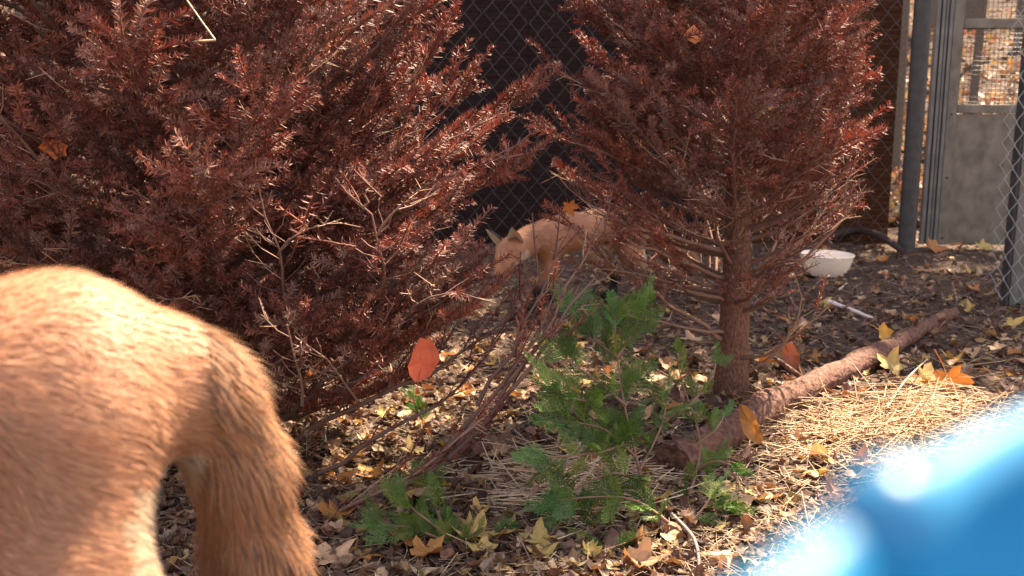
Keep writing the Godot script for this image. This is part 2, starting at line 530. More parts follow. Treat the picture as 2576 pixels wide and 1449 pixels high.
func chain_link(parent: Node3D, a: Vector3, b: Vector3, h: float, w: float, r: float, m: Material) -> void:
	# each zigzag wire is a part of its own; all share two meshes
	var d := (b - a); d.y = 0.0
	var L := d.length(); d = d.normalized()
	var nn := d.cross(Vector3.UP)
	var meshes := []
	for ph in 2:
		var mb := MB.new()
		var pts := PackedVector3Array()
		var rad := PackedFloat32Array()
		var steps := int(h / (w * 0.57))
		for k in steps + 1:
			var s := (k + ph) % 2
			pts.push_back(d * (w * 0.5 * s) + Vector3.UP * (k * w * 0.57) + nn * (0.004 if s == 0 else -0.004))
			rad.push_back(r)
		mb.tube(pts, rad, 4, Color.WHITE, false)
		meshes.append(mb.mesh())
	for k in int(L / (w * 0.5)):
		var o := inst("wire", meshes[k % 2], m, parent)
		o.position = a + d * (k * w * 0.5 + rnd(-0.004, 0.004)) - parent.position + Vector3(0, rnd(-0.006, 0.006), 0)
		o.rotation.x = rnd(-0.006, 0.006); o.rotation.z = rnd(-0.004, 0.004)

func build_enclosure() -> void:
	var zf := -6.35
	# dark stained boards fixed behind the wire
	var x0 := at_z(420, 500, zf - 0.1).x
	var x1 := at_z(2252, 300, zf - 0.1).x
	var wall := thing("board_screen", "dark brown stained board screen standing behind the chain-link fence", "screen", Vector3((x0 + x1) / 2, 0, zf - 0.12))
	var nb := 4
	var pw := (x1 - x0) / nb
	for k in nb:
		var mb := MB.new()
		mb.box(Vector3.ZERO, Vector3(pw + 0.012, 1.90, 0.022))
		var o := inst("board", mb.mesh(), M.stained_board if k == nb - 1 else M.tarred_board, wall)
		o.position = Vector3(x0 + pw * (k + 0.5) - wall.position.x, 0.91, -0.005 * (k % 2))
	var bt := MB.new()
	bt.box(Vector3.ZERO, Vector3(x1 - x0, 0.07, 0.04))
	for y in [0.2, 1.55]:
		inst("batten", bt.mesh(), M.stained_board, wall).position = Vector3(0, y, -0.04)
	# chain-link run with its posts and top rail
	var fa := Vector3(-4.6, 0.03, zf)
	var fb := at_z(2275, 640, zf); fb.y = 0.03
	var fence := thing("chain_link_fence", "grey chain-link fence along the back of the run before dark boards", "fence", Vector3(fa.x, 0, zf))
	chain_link(fence, fa, fb, 1.86, 0.108, 0.0019, M.wire)
	var rail := MB.new()
	rail.tube(PackedVector3Array([Vector3(0, 1.9, 0), Vector3(fb.x - fa.x, 1.9, 0)]), PackedFloat32Array([0.02, 0.02]), 10)
	inst("top_rail", rail.mesh(), M.dark_post, fence)
	for x in [0.0, 2.55]:
		var p := MB.new()
		p.tube(PackedVector3Array([Vector3(x, -0.1, -0.03), Vector3(x, 1.95, -0.03)]), PackedFloat32Array([0.026, 0.026]), 10)
		inst("post", p.mesh(), M.dark_post, fence)
	# the thick dark post beside the door
	var pa := on_ground(2273, 640)
	var pc := at_z(2318, 0, pa.z)
	var post := thing("gate_post", "thick dark steel post standing beside the grey door", "post", Vector3(pa.x + 0.012, 0, pa.z))
	var mb2 := MB.new()
	mb2.tube(PackedVector3Array([Vector3(0, -0.15, 0), Vector3(0, 2.2, 0)]), PackedFloat32Array([0.049, 0.049]), 20)
	inst("shaft", mb2.mesh(), M.dark_post, post)
	var cp := MB.new()
	cp.lathe(PackedVector2Array([Vector2(0.052, 0), Vector2(0.053, 0.03), Vector2(0.03, 0.06), Vector2(0.001, 0.066)]), 20)
	inst("cap", cp.mesh(), M.dark_post, post).position.y = 2.19
	build_door()
	build_side_panel()

func bar(parent: Node3D, called: String, at: Vector3, s: Vector3, m: Material) -> MeshInstance3D:
	var mb := MB.new()
	mb.box(Vector3.ZERO, s)
	var o := inst(called, mb.mesh(), m, parent)
	o.position = at
	return o

func build_door() -> void:
	var z := -6.25
	var foot := at_z(2312, 622, z)
	var door := thing("screen_door", "grey metal door with wire windows over a plain kick plate", "door", Vector3(foot.x, 0.03, z))
	door.rotation_degrees.y = -4
	# x runs to the right from the hinge side
	for q in [[0.010, 0.022, 0.05], [0.036, 0.018, 0.064], [0.058, 0.016, 0.05], [0.080, 0.020, 0.07]]:
		bar(door, "jamb", Vector3(q[0], 1.05, 0), Vector3(q[1], 2.1, q[2]), M.aluminium)
	var L := 0.095
	var W := 0.62
	bar(door, "stile", Vector3(L + 0.03, 1.05, 0.006), Vector3(0.06, 2.1, 0.032), M.kick_plate)
	bar(door, "stile", Vector3(L + W - 0.03, 1.05, 0.006), Vector3(0.06, 2.1, 0.032), M.kick_plate)
	var ys := [0.80, 1.285, 2.06]
	var hs := [0.052, 0.056, 0.08]
	for k in 3:
		bar(door, "rail", Vector3(L + W / 2, ys[k], 0.004), Vector3(W - 0.122, hs[k], 0.030), M.kick_plate)
	bar(door, "kick_plate", Vector3(L + W / 2, 0.385, 0.0), Vector3(W - 0.122, 0.77, 0.016), M.kick_plate)
	for y in [0.79, 0.42, 0.06]:
		var rv := MB.new()
		rv.lathe(PackedVector2Array([Vector2(0.0075, 0), Vector2(0.006, 0.003), Vector2(0.0005, 0.004)]), 8)
		var o := inst("rivet", rv.mesh(), M.eye, door)
		o.position = Vector3(L + 0.03, y - 0.02, 0.0225); o.rotation_degrees.x = 90
	# wire windows
	for win in [[0.826, 1.257], [1.313, 2.02]]:
		var x := L + 0.066
		while x < L + W - 0.062:
			var v := MB.new()
			v.tube(PackedVector3Array([Vector3(x, win[0], 0.002), Vector3(x + rnd(-0.002, 0.002), win[1], 0.002)]), PackedFloat32Array([0.0017, 0.0017]), 4, Color.WHITE, false)
			inst("window_wire", v.mesh(), M.wire, door)
			x += 0.026
		var y: float = win[0] + 0.013
		while y < win[1]:
			var v := MB.new()
			v.tube(PackedVector3Array([Vector3(L + 0.06, y, 0.0), Vector3(L + W - 0.06, y + rnd(-0.002, 0.002), 0.0)]), PackedFloat32Array([0.0017, 0.0017]), 4, Color.WHITE, false)
			inst("window_wire", v.mesh(), M.wire, door)
			y += 0.026

func build_side_panel() -> void:
	var a := on_ground(2486, 762)
	var b := a + Vector3(0.34, 0, 1.35)
	a.y = 0.03; b.y = 0.03
	var pan := thing("chain_link_gate", "loose grey chain-link gate standing open near the grey door", "gate", a)
	var galv := mat("galvanised", Color(0.26, 0.26, 0.25), 0.5, 0.5)
	chain_link(pan, a, b, 1.9, 0.085, 0.0026, galv)
	var back := thing("steel_post", "grey flat steel post behind the loose chain-link gate", "post", a + Vector3(0.085, 0, 0.05))
	bar(back, "face_plate", Vector3(0.02, 0.95, 0), Vector3(0.085, 2.0, 0.03), M.aluminium)
	bar(back, "flange", Vector3(-0.03, 0.95, -0.02), Vector3(0.012, 2.0, 0.06), M.dark_post)

# ---------------------------------------------------------------- dead firs
var shoots := []
var shoots_thin := []

func shoot_mesh(n: int, wild: float) -> ArrayMesh:
	# one shoot of unit length along y, needles brushed forward; z is its upper side
	var mb := MB.new()
	mb.tube(PackedVector3Array([Vector3.ZERO, Vector3(0.01, 0.5, 0.03), Vector3(0, 0.98, 0.02)]), PackedFloat32Array([0.026, 0.020, 0.010]), 3, Color(0.75, 0.7, 0.68), false)
	for k in n:
		var t := (k + rng.randf()) / n
		var a := rnd(-PI, PI)
		# flat sprays: most needles stand out sideways and up
		var d := Vector3(cos(a) * 1.1, 0, sin(a) * 0.7 + 0.25).normalized()
		var lean := rnd(0.35, 0.95) + wild * rnd(-0.3, 0.3)
		var dirv := (d + Vector3.UP * lean + unit() * 0.18 * (1.0 + wild)).normalized()
		var L := rnd(0.155, 0.225) * (1.0 - 0.35 * pow(t, 4.0))
		var p := Vector3(0, t, 0.03 * sin(t * 3.0))
		var side := dirv.cross(unit()).normalized() * 0.0115
		var tone := Color.WHITE * rnd(0.7, 1.25)
		var q := p + dirv * L
		var bow := dirv.cross(side).normalized() * L * rnd(-0.12, 0.12)
		mb.flat(p - side * 0.6, p + side * 0.6, p + dirv * L * 0.55 + side + bow, tone)
		mb.flat(p + dirv * L * 0.55 + side + bow, p + dirv * L * 0.55 - side + bow, p - side * 0.6, tone)
		mb.flat(p + dirv * L * 0.55 + side + bow, p + dirv * L * 0.55 - side + bow, q, tone)
	return mb.mesh()

func needle_tone(mood: float) -> Color:
	# mood 0: purple brown, 1: rusty orange
	var r := clampf(mood + rng.randfn() * 0.25, 0.0, 1.0)
	var c := Color(0.120, 0.048, 0.039).lerp(Color(0.32, 0.098, 0.056), r)
	if rng.randf() < 0.18:
		c = Color(0.25, 0.155, 0.12)
	return vary(c, 0.25)

# one limb with side twigs as a mesh, its needles as copies of shoots
func limb(tree: Node3D, path: PackedVector3Array, r0: float, spread: float, leafy: float, mood: float, from := 0.22, pale := 0.0, gap := 0.036) -> void:
	var mb := MB.new()
	var L := 0.0
	for k in path.size() - 1:
		L += path[k].distance_to(path[k + 1])
	var steps: int = clampi(int(L / 0.07), 4, 14)
	var pts := bend(path, steps)
	for k in range(1, pts.size()):
		pts[k] += unit() * 0.007
	var wood := Color(0.15, 0.085, 0.066).lerp(Color(0.36, 0.25, 0.19), pale)
	mb.tube(pts, taper(r0, maxf(0.0014, r0 * 0.16), steps), 5, vary(wood, 0.15), true)
	var xs := []
	var cs := []
	var n := int(L * (1.0 - from) / gap)
	var flip := 1.0
	var tone := needle_tone(mood)
	for k in n:
		var t := from + (1.0 - from) * (k + rng.randf()) / n
		var f := t * steps
		var j: int = mini(int(f), steps - 1)
		var p := pts[j].lerp(pts[j + 1], f - j)
		var d := (pts[j + 1] - pts[j]).normalized()
		var side := d.cross(Vector3.UP).normalized() * flip
		flip = -flip
		var up := side.cross(d) * flip * -1.0
		if up.y < 0.0:
			up = -up
		var tw := (side * rnd(0.6, 1.0) + d * rnd(0.55, 1.05) + up * rnd(-0.25, 0.45)).normalized()
		var tl := spread * (1.08 - t) * rnd(0.55, 1.15) + 0.035
		var q := PackedVector3Array([p, p + tw * tl * 0.5 + up * tl * 0.03, p + (tw + d * 0.3 + up * 0.12).normalized() * tl])
		var dead := rng.randf() < 0.16
		if dead:
			q[2] = q[0] + (q[2] - q[0]) * 1.35
		mb.tube(q, PackedFloat32Array([maxf(0.0011, r0 * 0.28 * (1.1 - t)), 0.0012, 0.0007]), 3, vary(Color(0.36, 0.23, 0.16) if dead else wood, 0.25), false)
		if dead:
			for s in 3:
				var bp := q[0].lerp(q[2], rnd(0.35, 0.9))
				var bd := (tw + unit() * 0.8).normalized() * rnd(0.02, 0.06)
				mb.tube(PackedVector3Array([bp, bp + bd]), PackedFloat32Array([0.0011, 0.0006]), 3, Color(0.36, 0.23, 0.16), false)
			continue
		# shoots on this twig
		var ns := int(tl / 0.042) + 1
		var fl := 1.0
		for s in ns:
			if rng.randf() > leafy:
				continue
			var ts := (s + 0.4) / ns
			var sp := q[0].lerp(q[2], ts)
			var sd := ((q[2] - q[0]).normalized() + side.cross(up).normalized() * 0.0 + (q[2] - q[0]).cross(up).normalized() * fl * rnd(0.5, 1.0) + up * rnd(-0.2, 0.4)).normalized()
			fl = -fl
			var sl := rnd(0.07, 0.13)
			xs.append(Transform3D(along(sd, up + unit() * 0.35, Vector3(sl, sl, sl) * Vector3(rnd(0.8, 1.1), 1, rnd(0.8, 1.1))), sp))
			cs.append(tone.lerp(needle_tone(mood), 0.6))
		if rng.randf() < leafy:
			var sl2 := rnd(0.08, 0.135)
			xs.append(Transform3D(along(q[2] - q[1], up + unit() * 0.3, Vector3(sl2, sl2, sl2)), q[2] - (q[2] - q[1]).normalized() * 0.02))
			cs.append(tone.lerp(needle_tone(mood), 0.6))
	# along the limb itself
	for k in int(L / 0.045):
		var t := rnd(0.3, 1.0)
		if rng.randf() > leafy * 0.8:
			continue
		var f := t * steps
		var j: int = mini(int(f), steps - 1)
		var d := (pts[j + 1] - pts[j]).normalized()
		var sl := rnd(0.055, 0.10)
		xs.append(Transform3D(along(d + unit() * 0.5, Vector3.UP, Vector3(sl, sl, sl)), pts[j].lerp(pts[j + 1], f - j)))
		cs.append(tone.lerp(needle_tone(mood), 0.6))
	var o := inst("branch", mb.mesh(), M.twig, tree)
	if xs.size():
		copies("needles", shoots[rng.randi() % shoots.size()] if leafy > 0.45 else shoots_thin[rng.randi() % shoots_thin.size()], M.needle, xs, cs, o)

func fir(called: String, label: String, base: Vector3, H: float, h0: float, prof: Array, whorls: int, per: int, leafy: Array, mood: float, r_trunk: float, lean: Vector3, sway: float, sd: int) -> Node3D:
	rng.seed = sd
	var t := thing(called, label, "tree", base)
	var mb := MB.new()
	var pts := PackedVector3Array()
	var rad := PackedFloat32Array()
	for k in 25:
		var s := k / 24.0
		pts.push_back(Vector3(lean.x, 0, lean.z) * s * H + Vector3(0, -0.08 + s * (H + 0.08), 0) + Vector3(sin(s * 5.0), 0, cos(s * 4.0)) * 0.012)
		rad.push_back(lerpf(r_trunk, 0.008, pow(s, 0.85)) * (1.0 + 0.45 * exp(-k * 0.9)))
	mb.tube(pts, rad, 14, Color.WHITE, true, 0.07, rng)
	inst("trunk", mb.mesh(), M.bark, t)
	var a0 := rnd(0, TAU)
	for wv in whorls:
		var f := float(wv) / (whorls - 1)
		var h := lerpf(h0, H * 0.96, f)
		for k in per:
			var a := a0 + TAU * (k + rnd(-0.25, 0.25)) / per + wv * 2.4
			var hh := h + rnd(-0.05, 0.05)
			var R := 0.0
			for q in prof.size() - 1:
				if hh >= prof[q][0] and hh <= prof[q + 1][0]:
					R = lerpf(prof[q][1], prof[q + 1][1], (hh - prof[q][0]) / (prof[q + 1][0] - prof[q][0]))
			R *= rnd(0.78, 1.12)
			if R < 0.05:
				continue
			var d := Vector3(cos(a), 0, sin(a))
			var rise := rnd(0.18, 0.5) + 0.35 * f
			var p0 := Vector3(lean.x, 0, lean.z) * hh + Vector3(0, hh - R * rise * 0.45, 0)
			var path := PackedVector3Array([p0, p0 + d * R * 0.45 + Vector3(0, R * rise * 0.35, 0), p0 + d * R + Vector3(0, R * rise * (0.9 + sway), 0)])
			var tip := seen_at(base + path[2])
			if tip.x > 1130.0 and tip.x < 1640.0 and tip.y > 480.0 and tip.y < 800.0:
				# limbs broken short, so that the run behind shows through
				var foot := seen_at(base + path[0]).x
				var cut := clampf((1140.0 - foot) / (tip.x - foot), 0.6, 1.0) if base.x < 0.0 else 0.9
				for q in [1, 2]:
					path[q] = path[0].lerp(path[q], cut)
			if base.x > 0.0 and tip.x > 1960.0:
				var foot2 := seen_at(base + path[0]).x
				var lim := 1960.0 if tip.y > 600.0 and tip.y < 780.0 else 2130.0
				var cut2 := clampf((lim - foot2) / (tip.x - foot2), 0.3, 1.0)
				for q in [1, 2]:
					path[q] = path[0].lerp(path[q], cut2)
			var lf: float = lerpf(leafy[0], leafy[1], smoothstep(0.04, 0.34, f)) * rnd(0.8, 1.15)
			limb(t, path, lerpf(0.0085, 0.005, f) * (0.6 + R), 0.20 * (0.5 + R * 0.7), lf, mood)
	return t

func px(list: Array, base: Vector3) -> PackedVector3Array:
	var out := PackedVector3Array()
	for q in list:
		out.push_back(at_z(q[0], q[1], q[2]) - base)
	return out

func build_firs() -> void:
	rng.seed = 11
	for k in 4:
		shoots.append(shoot_mesh(84, 0.2 + 0.2 * k))
	for k in 2:
		shoots_thin.append(shoot_mesh(26, 0.8))
	# the big fir on the left
	var b := Vector3(-0.86, 0.0, -2.72)
	b.y = gh(b.x, b.z)
	var t := fir("dead_fir", "large dead fir with dense rusty brown needles behind the near fox", b, 1.95, 0.16, [[0.0, 0.52], [0.3, 0.72], [0.7, 0.80], [1.0, 0.72], [1.3, 0.58], [1.95, 0.1]], 18, 10, [0.9, 1.0], 0.34, 0.045, Vector3(0.02, 0, 0.02), 0.1, 21)
	# lower limbs that sweep out to the right
	var low := [
		[[[620, 1290, -2.55], [860, 1275, -2.35], [1110, 1165, -2.3], [1300, 960, -2.3], [1490, 700, -2.35]], 0.014, 0.17, 0.34, 0.05],
		[[[640, 1230, -2.6], [830, 1180, -2.42], [1000, 1060, -2.38], [1150, 985, -2.36], [1260, 840, -2.4]], 0.010, 0.16, 0.32, 0.06],
		[[[700, 1340, -2.4], [820, 1310, -2.2], [960, 1230, -2.14], [1130, 1130, -2.14], [1240, 1010, -2.2]], 0.009, 0.14, 0.28, 0.06],
		[[[660, 1160, -2.62], [860, 1040, -2.45], [1080, 940, -2.4], [1230, 840, -2.45], [1330, 760, -2.5]], 0.010, 0.14, 0.4, 0.05],
		[[[660, 1100, -2.6], [850, 930, -2.35], [1030, 800, -2.25], [1150, 730, -2.22]], 0.009, 0.18, 0.7, 0.05],
		[[[1100, 1165, -2.3], [1220, 1010, -2.26], [1340, 860, -2.24], [1420, 700, -2.22]], 0.007, 0.13, 0.3, 0.06],
		[[[700, 620, -2.6], [900, 480, -2.5], [1100, 370, -2.5], [1230, 300, -2.55]], 0.006, 0.12, 0.2, 0.06],
		[[[800, 640, -2.6], [1000, 500, -2.45], [1180, 430, -2.45], [1310, 390, -2.5]], 0.005, 0.11, 0.25, 0.05],
	]
	low.append_array([
		[[[700, 350, -2.65], [850, 200, -2.52], [980, 80, -2.5], [1060, -20, -2.5]], 0.008, 0.17, 0.97, 0.034],
		[[[720, 450, -2.65], [900, 310, -2.52], [1030, 200, -2.5], [1115, 110, -2.5]], 0.008, 0.17, 0.97, 0.034],
		[[[740, 540, -2.65], [930, 420, -2.5], [1070, 320, -2.48], [1160, 240, -2.48]], 0.008, 0.17, 0.97, 0.034],
		[[[760, 620, -2.65], [940, 510, -2.48], [1080, 430, -2.46], [1180, 360, -2.46]], 0.008, 0.16, 0.97, 0.034],
		[[[860, 980, -2.55], [1000, 840, -2.36], [1100, 760, -2.3], [1180, 710, -2.28]], 0.008, 0.14, 0.95, 0.036],
		[[[840, 860, -2.55], [990, 740, -2.36], [1090, 680, -2.3], [1160, 640, -2.28]], 0.008, 0.13, 0.95, 0.036],
		[[[850, 1000, -2.5], [990, 890, -2.32], [1090, 830, -2.26], [1190, 780, -2.24]], 0.008, 0.12, 0.85, 0.036],
		[[[820, 700, -2.6], [980, 600, -2.4], [1080, 560, -2.36], [1150, 530, -2.34]], 0.008, 0.13, 0.95, 0.036],
		[[[1250, 1010, -2.3], [1370, 830, -2.32], [1450, 680, -2.36], [1500, 590, -2.4]], 0.006, 0.12, 0.3, 0.04],
		[[[1200, 1020, -2.3], [1310, 840, -2.34], [1370, 700, -2.4], [1410, 600, -2.44]], 0.006, 0.11, 0.25, 0.04],
	])
	for q in low:
		limb(t, px(q[0], b), q[1], q[2], q[3], 0.42, 0.16, 0.1, q[4])
	# bare pale twigs standing out of the dark side
	var bare := [
		[[[720, 800, -2.35], [700, 640, -2.12], [672, 560, -2.06], [650, 455, -2.05]], 0.006, 0.11],
		[[[700, 640, -2.12], [740, 600, -2.05], [800, 560, -2.02]], 0.0045, 0.07],
		[[[960, 760, -2.35], [955, 620, -2.08], [915, 520, -2.03], [865, 475, -2.02]], 0.007, 0.10],
		[[[950, 590, -2.07], [1000, 530, -2.03], [1048, 505, -2.0]], 0.005, 0.08],
		[[[915, 520, -2.03], [925, 480, -2.01], [930, 455, -2.0]], 0.0045, 0.04],
		[[[760, 1020, -2.2], [745, 900, -2.02], [720, 820, -1.98]], 0.006, 0.10],
		[[[900, 1010, -2.2], [850, 930, -2.06], [770, 860, -2.0]], 0.005, 0.10],
		[[[430, 640, -2.2], [400, 560, -2.06], [385, 500, -2.03]], 0.005, 0.10],
		[[[1020, 800, -2.25], [1090, 745, -2.1], [1180, 735, -2.08], [1240, 760, -2.06]], 0.005, 0.06],
	]
	for q in bare:
		limb(t, px(q[0], b), q[1] * 0.62, q[2], 0.10, 0.3, 0.25, 0.22, 0.03)
	# the standing fir
	b = on_ground(1835, 985)
	t = fir("dead_fir", "dead brown fir with a bare lower trunk standing behind the fallen log", b, 2.0, 0.36, [[0.2, 0.38], [0.45, 0.48], [0.8, 0.47], [1.15, 0.38], [1.5, 0.27], [2.0, 0.05]], 15, 10, [0.22, 0.98], 0.42, 0.054, Vector3(-0.012, 0, 0), 0.25, 33)
	var z := b.z
	var sk := [
		[[[1830, 860, z], [1740, 800, z + 0.12], [1620, 720, z + 0.2], [1500, 640, z + 0.25]], 0.010, 0.14, 0.38],
		[[[1835, 900, z], [1930, 890, z + 0.14], [2010, 800, z + 0.2], [2000, 690, z + 0.22]], 0.008, 0.10, 0.06],
		[[[1835, 760, z], [1960, 700, z + 0.05], [2080, 600, z + 0.1], [2185, 465, z + 0.1]], 0.009, 0.13, 0.35],
		[[[1835, 720, z], [1990, 620, z - 0.08], [2090, 540, z - 0.12], [2140, 440, z - 0.15]], 0.009, 0.12, 0.4],
		[[[1835, 640, z], [1700, 600, z + 0.2], [1560, 560, z + 0.3], [1420, 470, z + 0.32]], 0.009, 0.14, 0.6],
		[[[1835, 520, z], [1990, 420, z + 0.25], [1960, 400, z + 0.34], [1915, 385, z + 0.38]], 0.008, 0.10, 0.35],
		[[[1835, 840, z], [1720, 830, z + 0.2], [1610, 800, z + 0.3], [1500, 770, z + 0.35]], 0.008, 0.12, 0.22],
		[[[1840, 950, z], [1930, 905, z + 0.05], [2030, 820, z + 0.12], [2090, 770, z + 0.15]], 0.007, 0.08, 0.08],
	]
	sk.append_array([
		[[[1815, 420, z], [1680, 330, z + 0.15], [1540, 250, z + 0.2], [1400, 180, z + 0.2]], 0.008, 0.15, 0.95],
		[[[1815, 520, z], [1680, 450, z + 0.1], [1530, 390, z + 0.12], [1385, 330, z + 0.1]], 0.008, 0.15, 0.95],
		[[[1815, 300, z], [1700, 200, z + 0.1], [1580, 110, z + 0.1], [1470, 40, z + 0.1]], 0.008, 0.14, 0.95],
		[[[1825, 620, z], [1690, 570, z - 0.1], [1550, 520, z - 0.15], [1420, 440, z - 0.2]], 0.008, 0.15, 0.9],
		[[[1830, 700, z], [1690, 650, z + 0.25], [1560, 600, z + 0.4], [1440, 570, z + 0.45]], 0.008, 0.13, 0.5],
		[[[1830, 760, z], [1700, 720, z + 0.2], [1590, 690, z + 0.3], [1490, 680, z + 0.35]], 0.007, 0.12, 0.45],
	])
	for q in sk:
		limb(t, px(q[0], b), q[1], q[2], q[3], 0.4, 0.25, 0.25, 0.05)
	# a thinner dead fir at the far left, behind the big one
	b = Vector3(-2.35, 0, -3.9)
	b.y = gh(b.x, b.z)
	fir("dead_fir", "thin dead fir against the back fence behind the large fir", b, 1.7, 0.2, [[0.0, 0.5], [0.5, 0.6], [1.0, 0.45], [1.7, 0.06]], 13, 8, [0.7, 0.9], 0.3, 0.034, Vector3(-0.02, 0, 0), 0.1, 44)
	# a bent straw caught in the needles
	rng.seed = 3
	var sm := MB.new()
	sm.tube(px([[470, 0, -2.0], [505, 50, -1.98], [540, 98, -1.96], [541, 101, -1.96], [512, 103, -1.97], [486, 104, -1.98]], Vector3.ZERO), PackedFloat32Array([0.0016, 0.0016, 0.0017, 0.002, 0.0022, 0.0022]), 4, Color(0.50, 0.40, 0.24), true)
	tag(inst("grass_stalk", sm.mesh(), M.straw), "pale broken grass stalk bent sharply in the large fir's needles", "stalk")

# ---------------------------------------------------------------- cedar sprigs
var fronds := []

func frond_mesh() -> ArrayMesh:
	var mb := MB.new()
	var strip := func(a: Vector3, b: Vector3, w: float, col: Color) -> void:
		var d := b - a
		var s := d.cross(Vector3(0, 0, 1)).normalized() * w
		var z := Vector3(0, 0, w * 0.5)
		mb.flat(a - s, a + s * 0.2 + z, b, col)
		mb.flat(a + s, b, a + s * 0.2 + z, col)
	strip.call(Vector3.ZERO, Vector3(0.03, 1, 0.05), 0.022, Color(0.8, 0.7, 0.5))
	for k in 14:
		var t := 0.08 + 0.87 * k / 13.0
		for sg in [-1.0, 1.0]:
			var L := (0.55 - 0.42 * t) * rnd(0.75, 1.15)
			var p := Vector3(0.03 * t, t, 0.05 * t)
			var d := Vector3(sg * rnd(0.6, 0.9), rnd(0.7, 1.0), rnd(-0.22, 0.22)).normalized()
			var col := Color(1, 1, 1) * rnd(0.75, 1.2)
			strip.call(p, p + d * L, 0.013, col)
			for j in 3:
				var q := p + d * L * (0.3 + 0.22 * j)
				for s2 in [-1.0, 1.0]:
					var e := (d + Vector3(s2 * 0.75, 0.1, rnd(-0.25, 0.25))).normalized()
					strip.call(q, q + e * L * rnd(0.22, 0.4), 0.0125, col * rnd(0.85, 1.15))
	return mb.mesh()

func cedar(label: String, stems: Array, density: float, size: float, sd: int) -> void:
	rng.seed = sd
	var base: Vector3 = at_z(stems[0][0][0], stems[0][0][1], stems[0][0][2])
	var t := thing("cedar_sprig", label, "plant", base)
	for st in stems:
		var pts := bend(px(st, base), 10)
		var mb := MB.new()
		mb.tube(pts, taper(0.0045, 0.0012, 10), 5, Color(0.20, 0.12, 0.085), true)
		var L := 0.0
		for k in 10:
			L += pts[k].distance_to(pts[k + 1])
		var xs := []
		var cs := []
		for k in int(L * density):
			var f := rnd(0.16, 1.0) * 10.0
			var j: int = mini(int(f), 9)
			var p := pts[j].lerp(pts[j + 1], f - j)
			var d := (pts[j + 1] - pts[j]).normalized()
			var out := d.cross(unit()).normalized()
			var dirv := (d * rnd(0.35, 0.9) + out * rnd(0.5, 1.1) + Vector3.UP * rnd(-0.1, 0.35)).normalized()
			var s := size * rnd(0.6, 1.15)
			xs.append(Transform3D(along(dirv, unit(), Vector3(s, s, s)), p))
			cs.append(vary(Color(0.135, 0.205, 0.028).lerp(Color(0.070, 0.132, 0.036), rng.randf()).lerp(Color(0.26, 0.30, 0.05), 0.6 if rng.randf() < 0.16 else 0.0), 0.3))
		xs.append(Transform3D(along(pts[10] - pts[8], unit(), Vector3.ONE * size), pts[9]))
		cs.append(Color(0.09, 0.2, 0.04))
		var o := inst("stem", mb.mesh(), M.twig, t)
		copies("foliage", fronds[rng.randi() % 3], M.cedar, xs, cs, o)

func build_cedars() -> void:
	rng.seed = 77
	for k in 3:
		fronds.append(frond_mesh())
	cedar("green cedar seedling with feathery sprays growing before the standing fir", [
		[[1650, 1345, -2.22], [1600, 1150, -2.26], [1560, 960, -2.32], [1545, 790, -2.38]],
		[[1600, 1150, -2.26], [1520, 1080, -2.2], [1420, 1060, -2.16]],
		[[1575, 1020, -2.3], [1490, 950, -2.28], [1420, 900, -2.28]],
		[[1555, 900, -2.34], [1480, 840, -2.36], [1440, 790, -2.38]],
		[[1552, 900, -2.34], [1590, 840, -2.38], [1610, 780, -2.4]],
		[[1620, 1220, -2.24], [1540, 1190, -2.16], [1430, 1240, -2.12]],
			[[1560, 980, -2.32], [1480, 1010, -2.2], [1390, 980, -2.12]],
		[[1610, 1180, -2.25], [1660, 1080, -2.3], [1680, 1000, -2.34]],
		[[1590, 1110, -2.27], [1500, 1140, -2.14], [1370, 1150, -2.08]],
	], 52.0, 0.095, 5)
	cedar("thin green cedar twig rising in front of the fallen log", [
		[[1690, 1345, -2.2], [1745, 1210, -2.3], [1760, 1100, -2.36], [1715, 960, -2.45], [1700, 880, -2.5]],
		[[1755, 1180, -2.32], [1800, 1160, -2.28], [1840, 1170, -2.26]],
		[[1750, 1120, -2.34], [1800, 1080, -2.34], [1820, 1050, -2.36]],
		[[1735, 1020, -2.4], [1790, 950, -2.44], [1800, 910, -2.46]],
	], 40.0, 0.06, 6)
	cedar("low dark green cedar sprig under the sweeping bare branches", [
		[[1160, 1400, -2.02], [1120, 1330, -2.05], [1090, 1260, -2.1], [1080, 1210, -2.14]],
		[[1140, 1370, -2.03], [1040, 1330, -2.02], [960, 1320, -2.02]],
		[[1150, 1390, -2.02], [1200, 1340, -2.04], [1240, 1330, -2.06]],
		[[1130, 1350, -2.03], [1050, 1290, -2.03], [1020, 1260, -2.04]],
	], 75.0, 0.075, 7)
	cedar("small bright green cedar tip beside the upright red leaf", [
		[[1075, 1075, -2.85], [1055, 1040, -2.86], [1040, 1000, -2.88]],
	], 150.0, 0.05, 8)
	cedar("green cedar sprigs spread along the ground at the seedling's foot", [
		[[1700, 1330, -2.12], [1600, 1260, -2.1], [1500, 1250, -2.08], [1400, 1260, -2.08]],
		[[1640, 1390, -2.06], [1560, 1360, -2.05], [1480, 1370, -2.03]],
		[[1720, 1340, -2.12], [1760, 1290, -2.14], [1790, 1250, -2.16]],
	], 55.0, 0.09, 9)

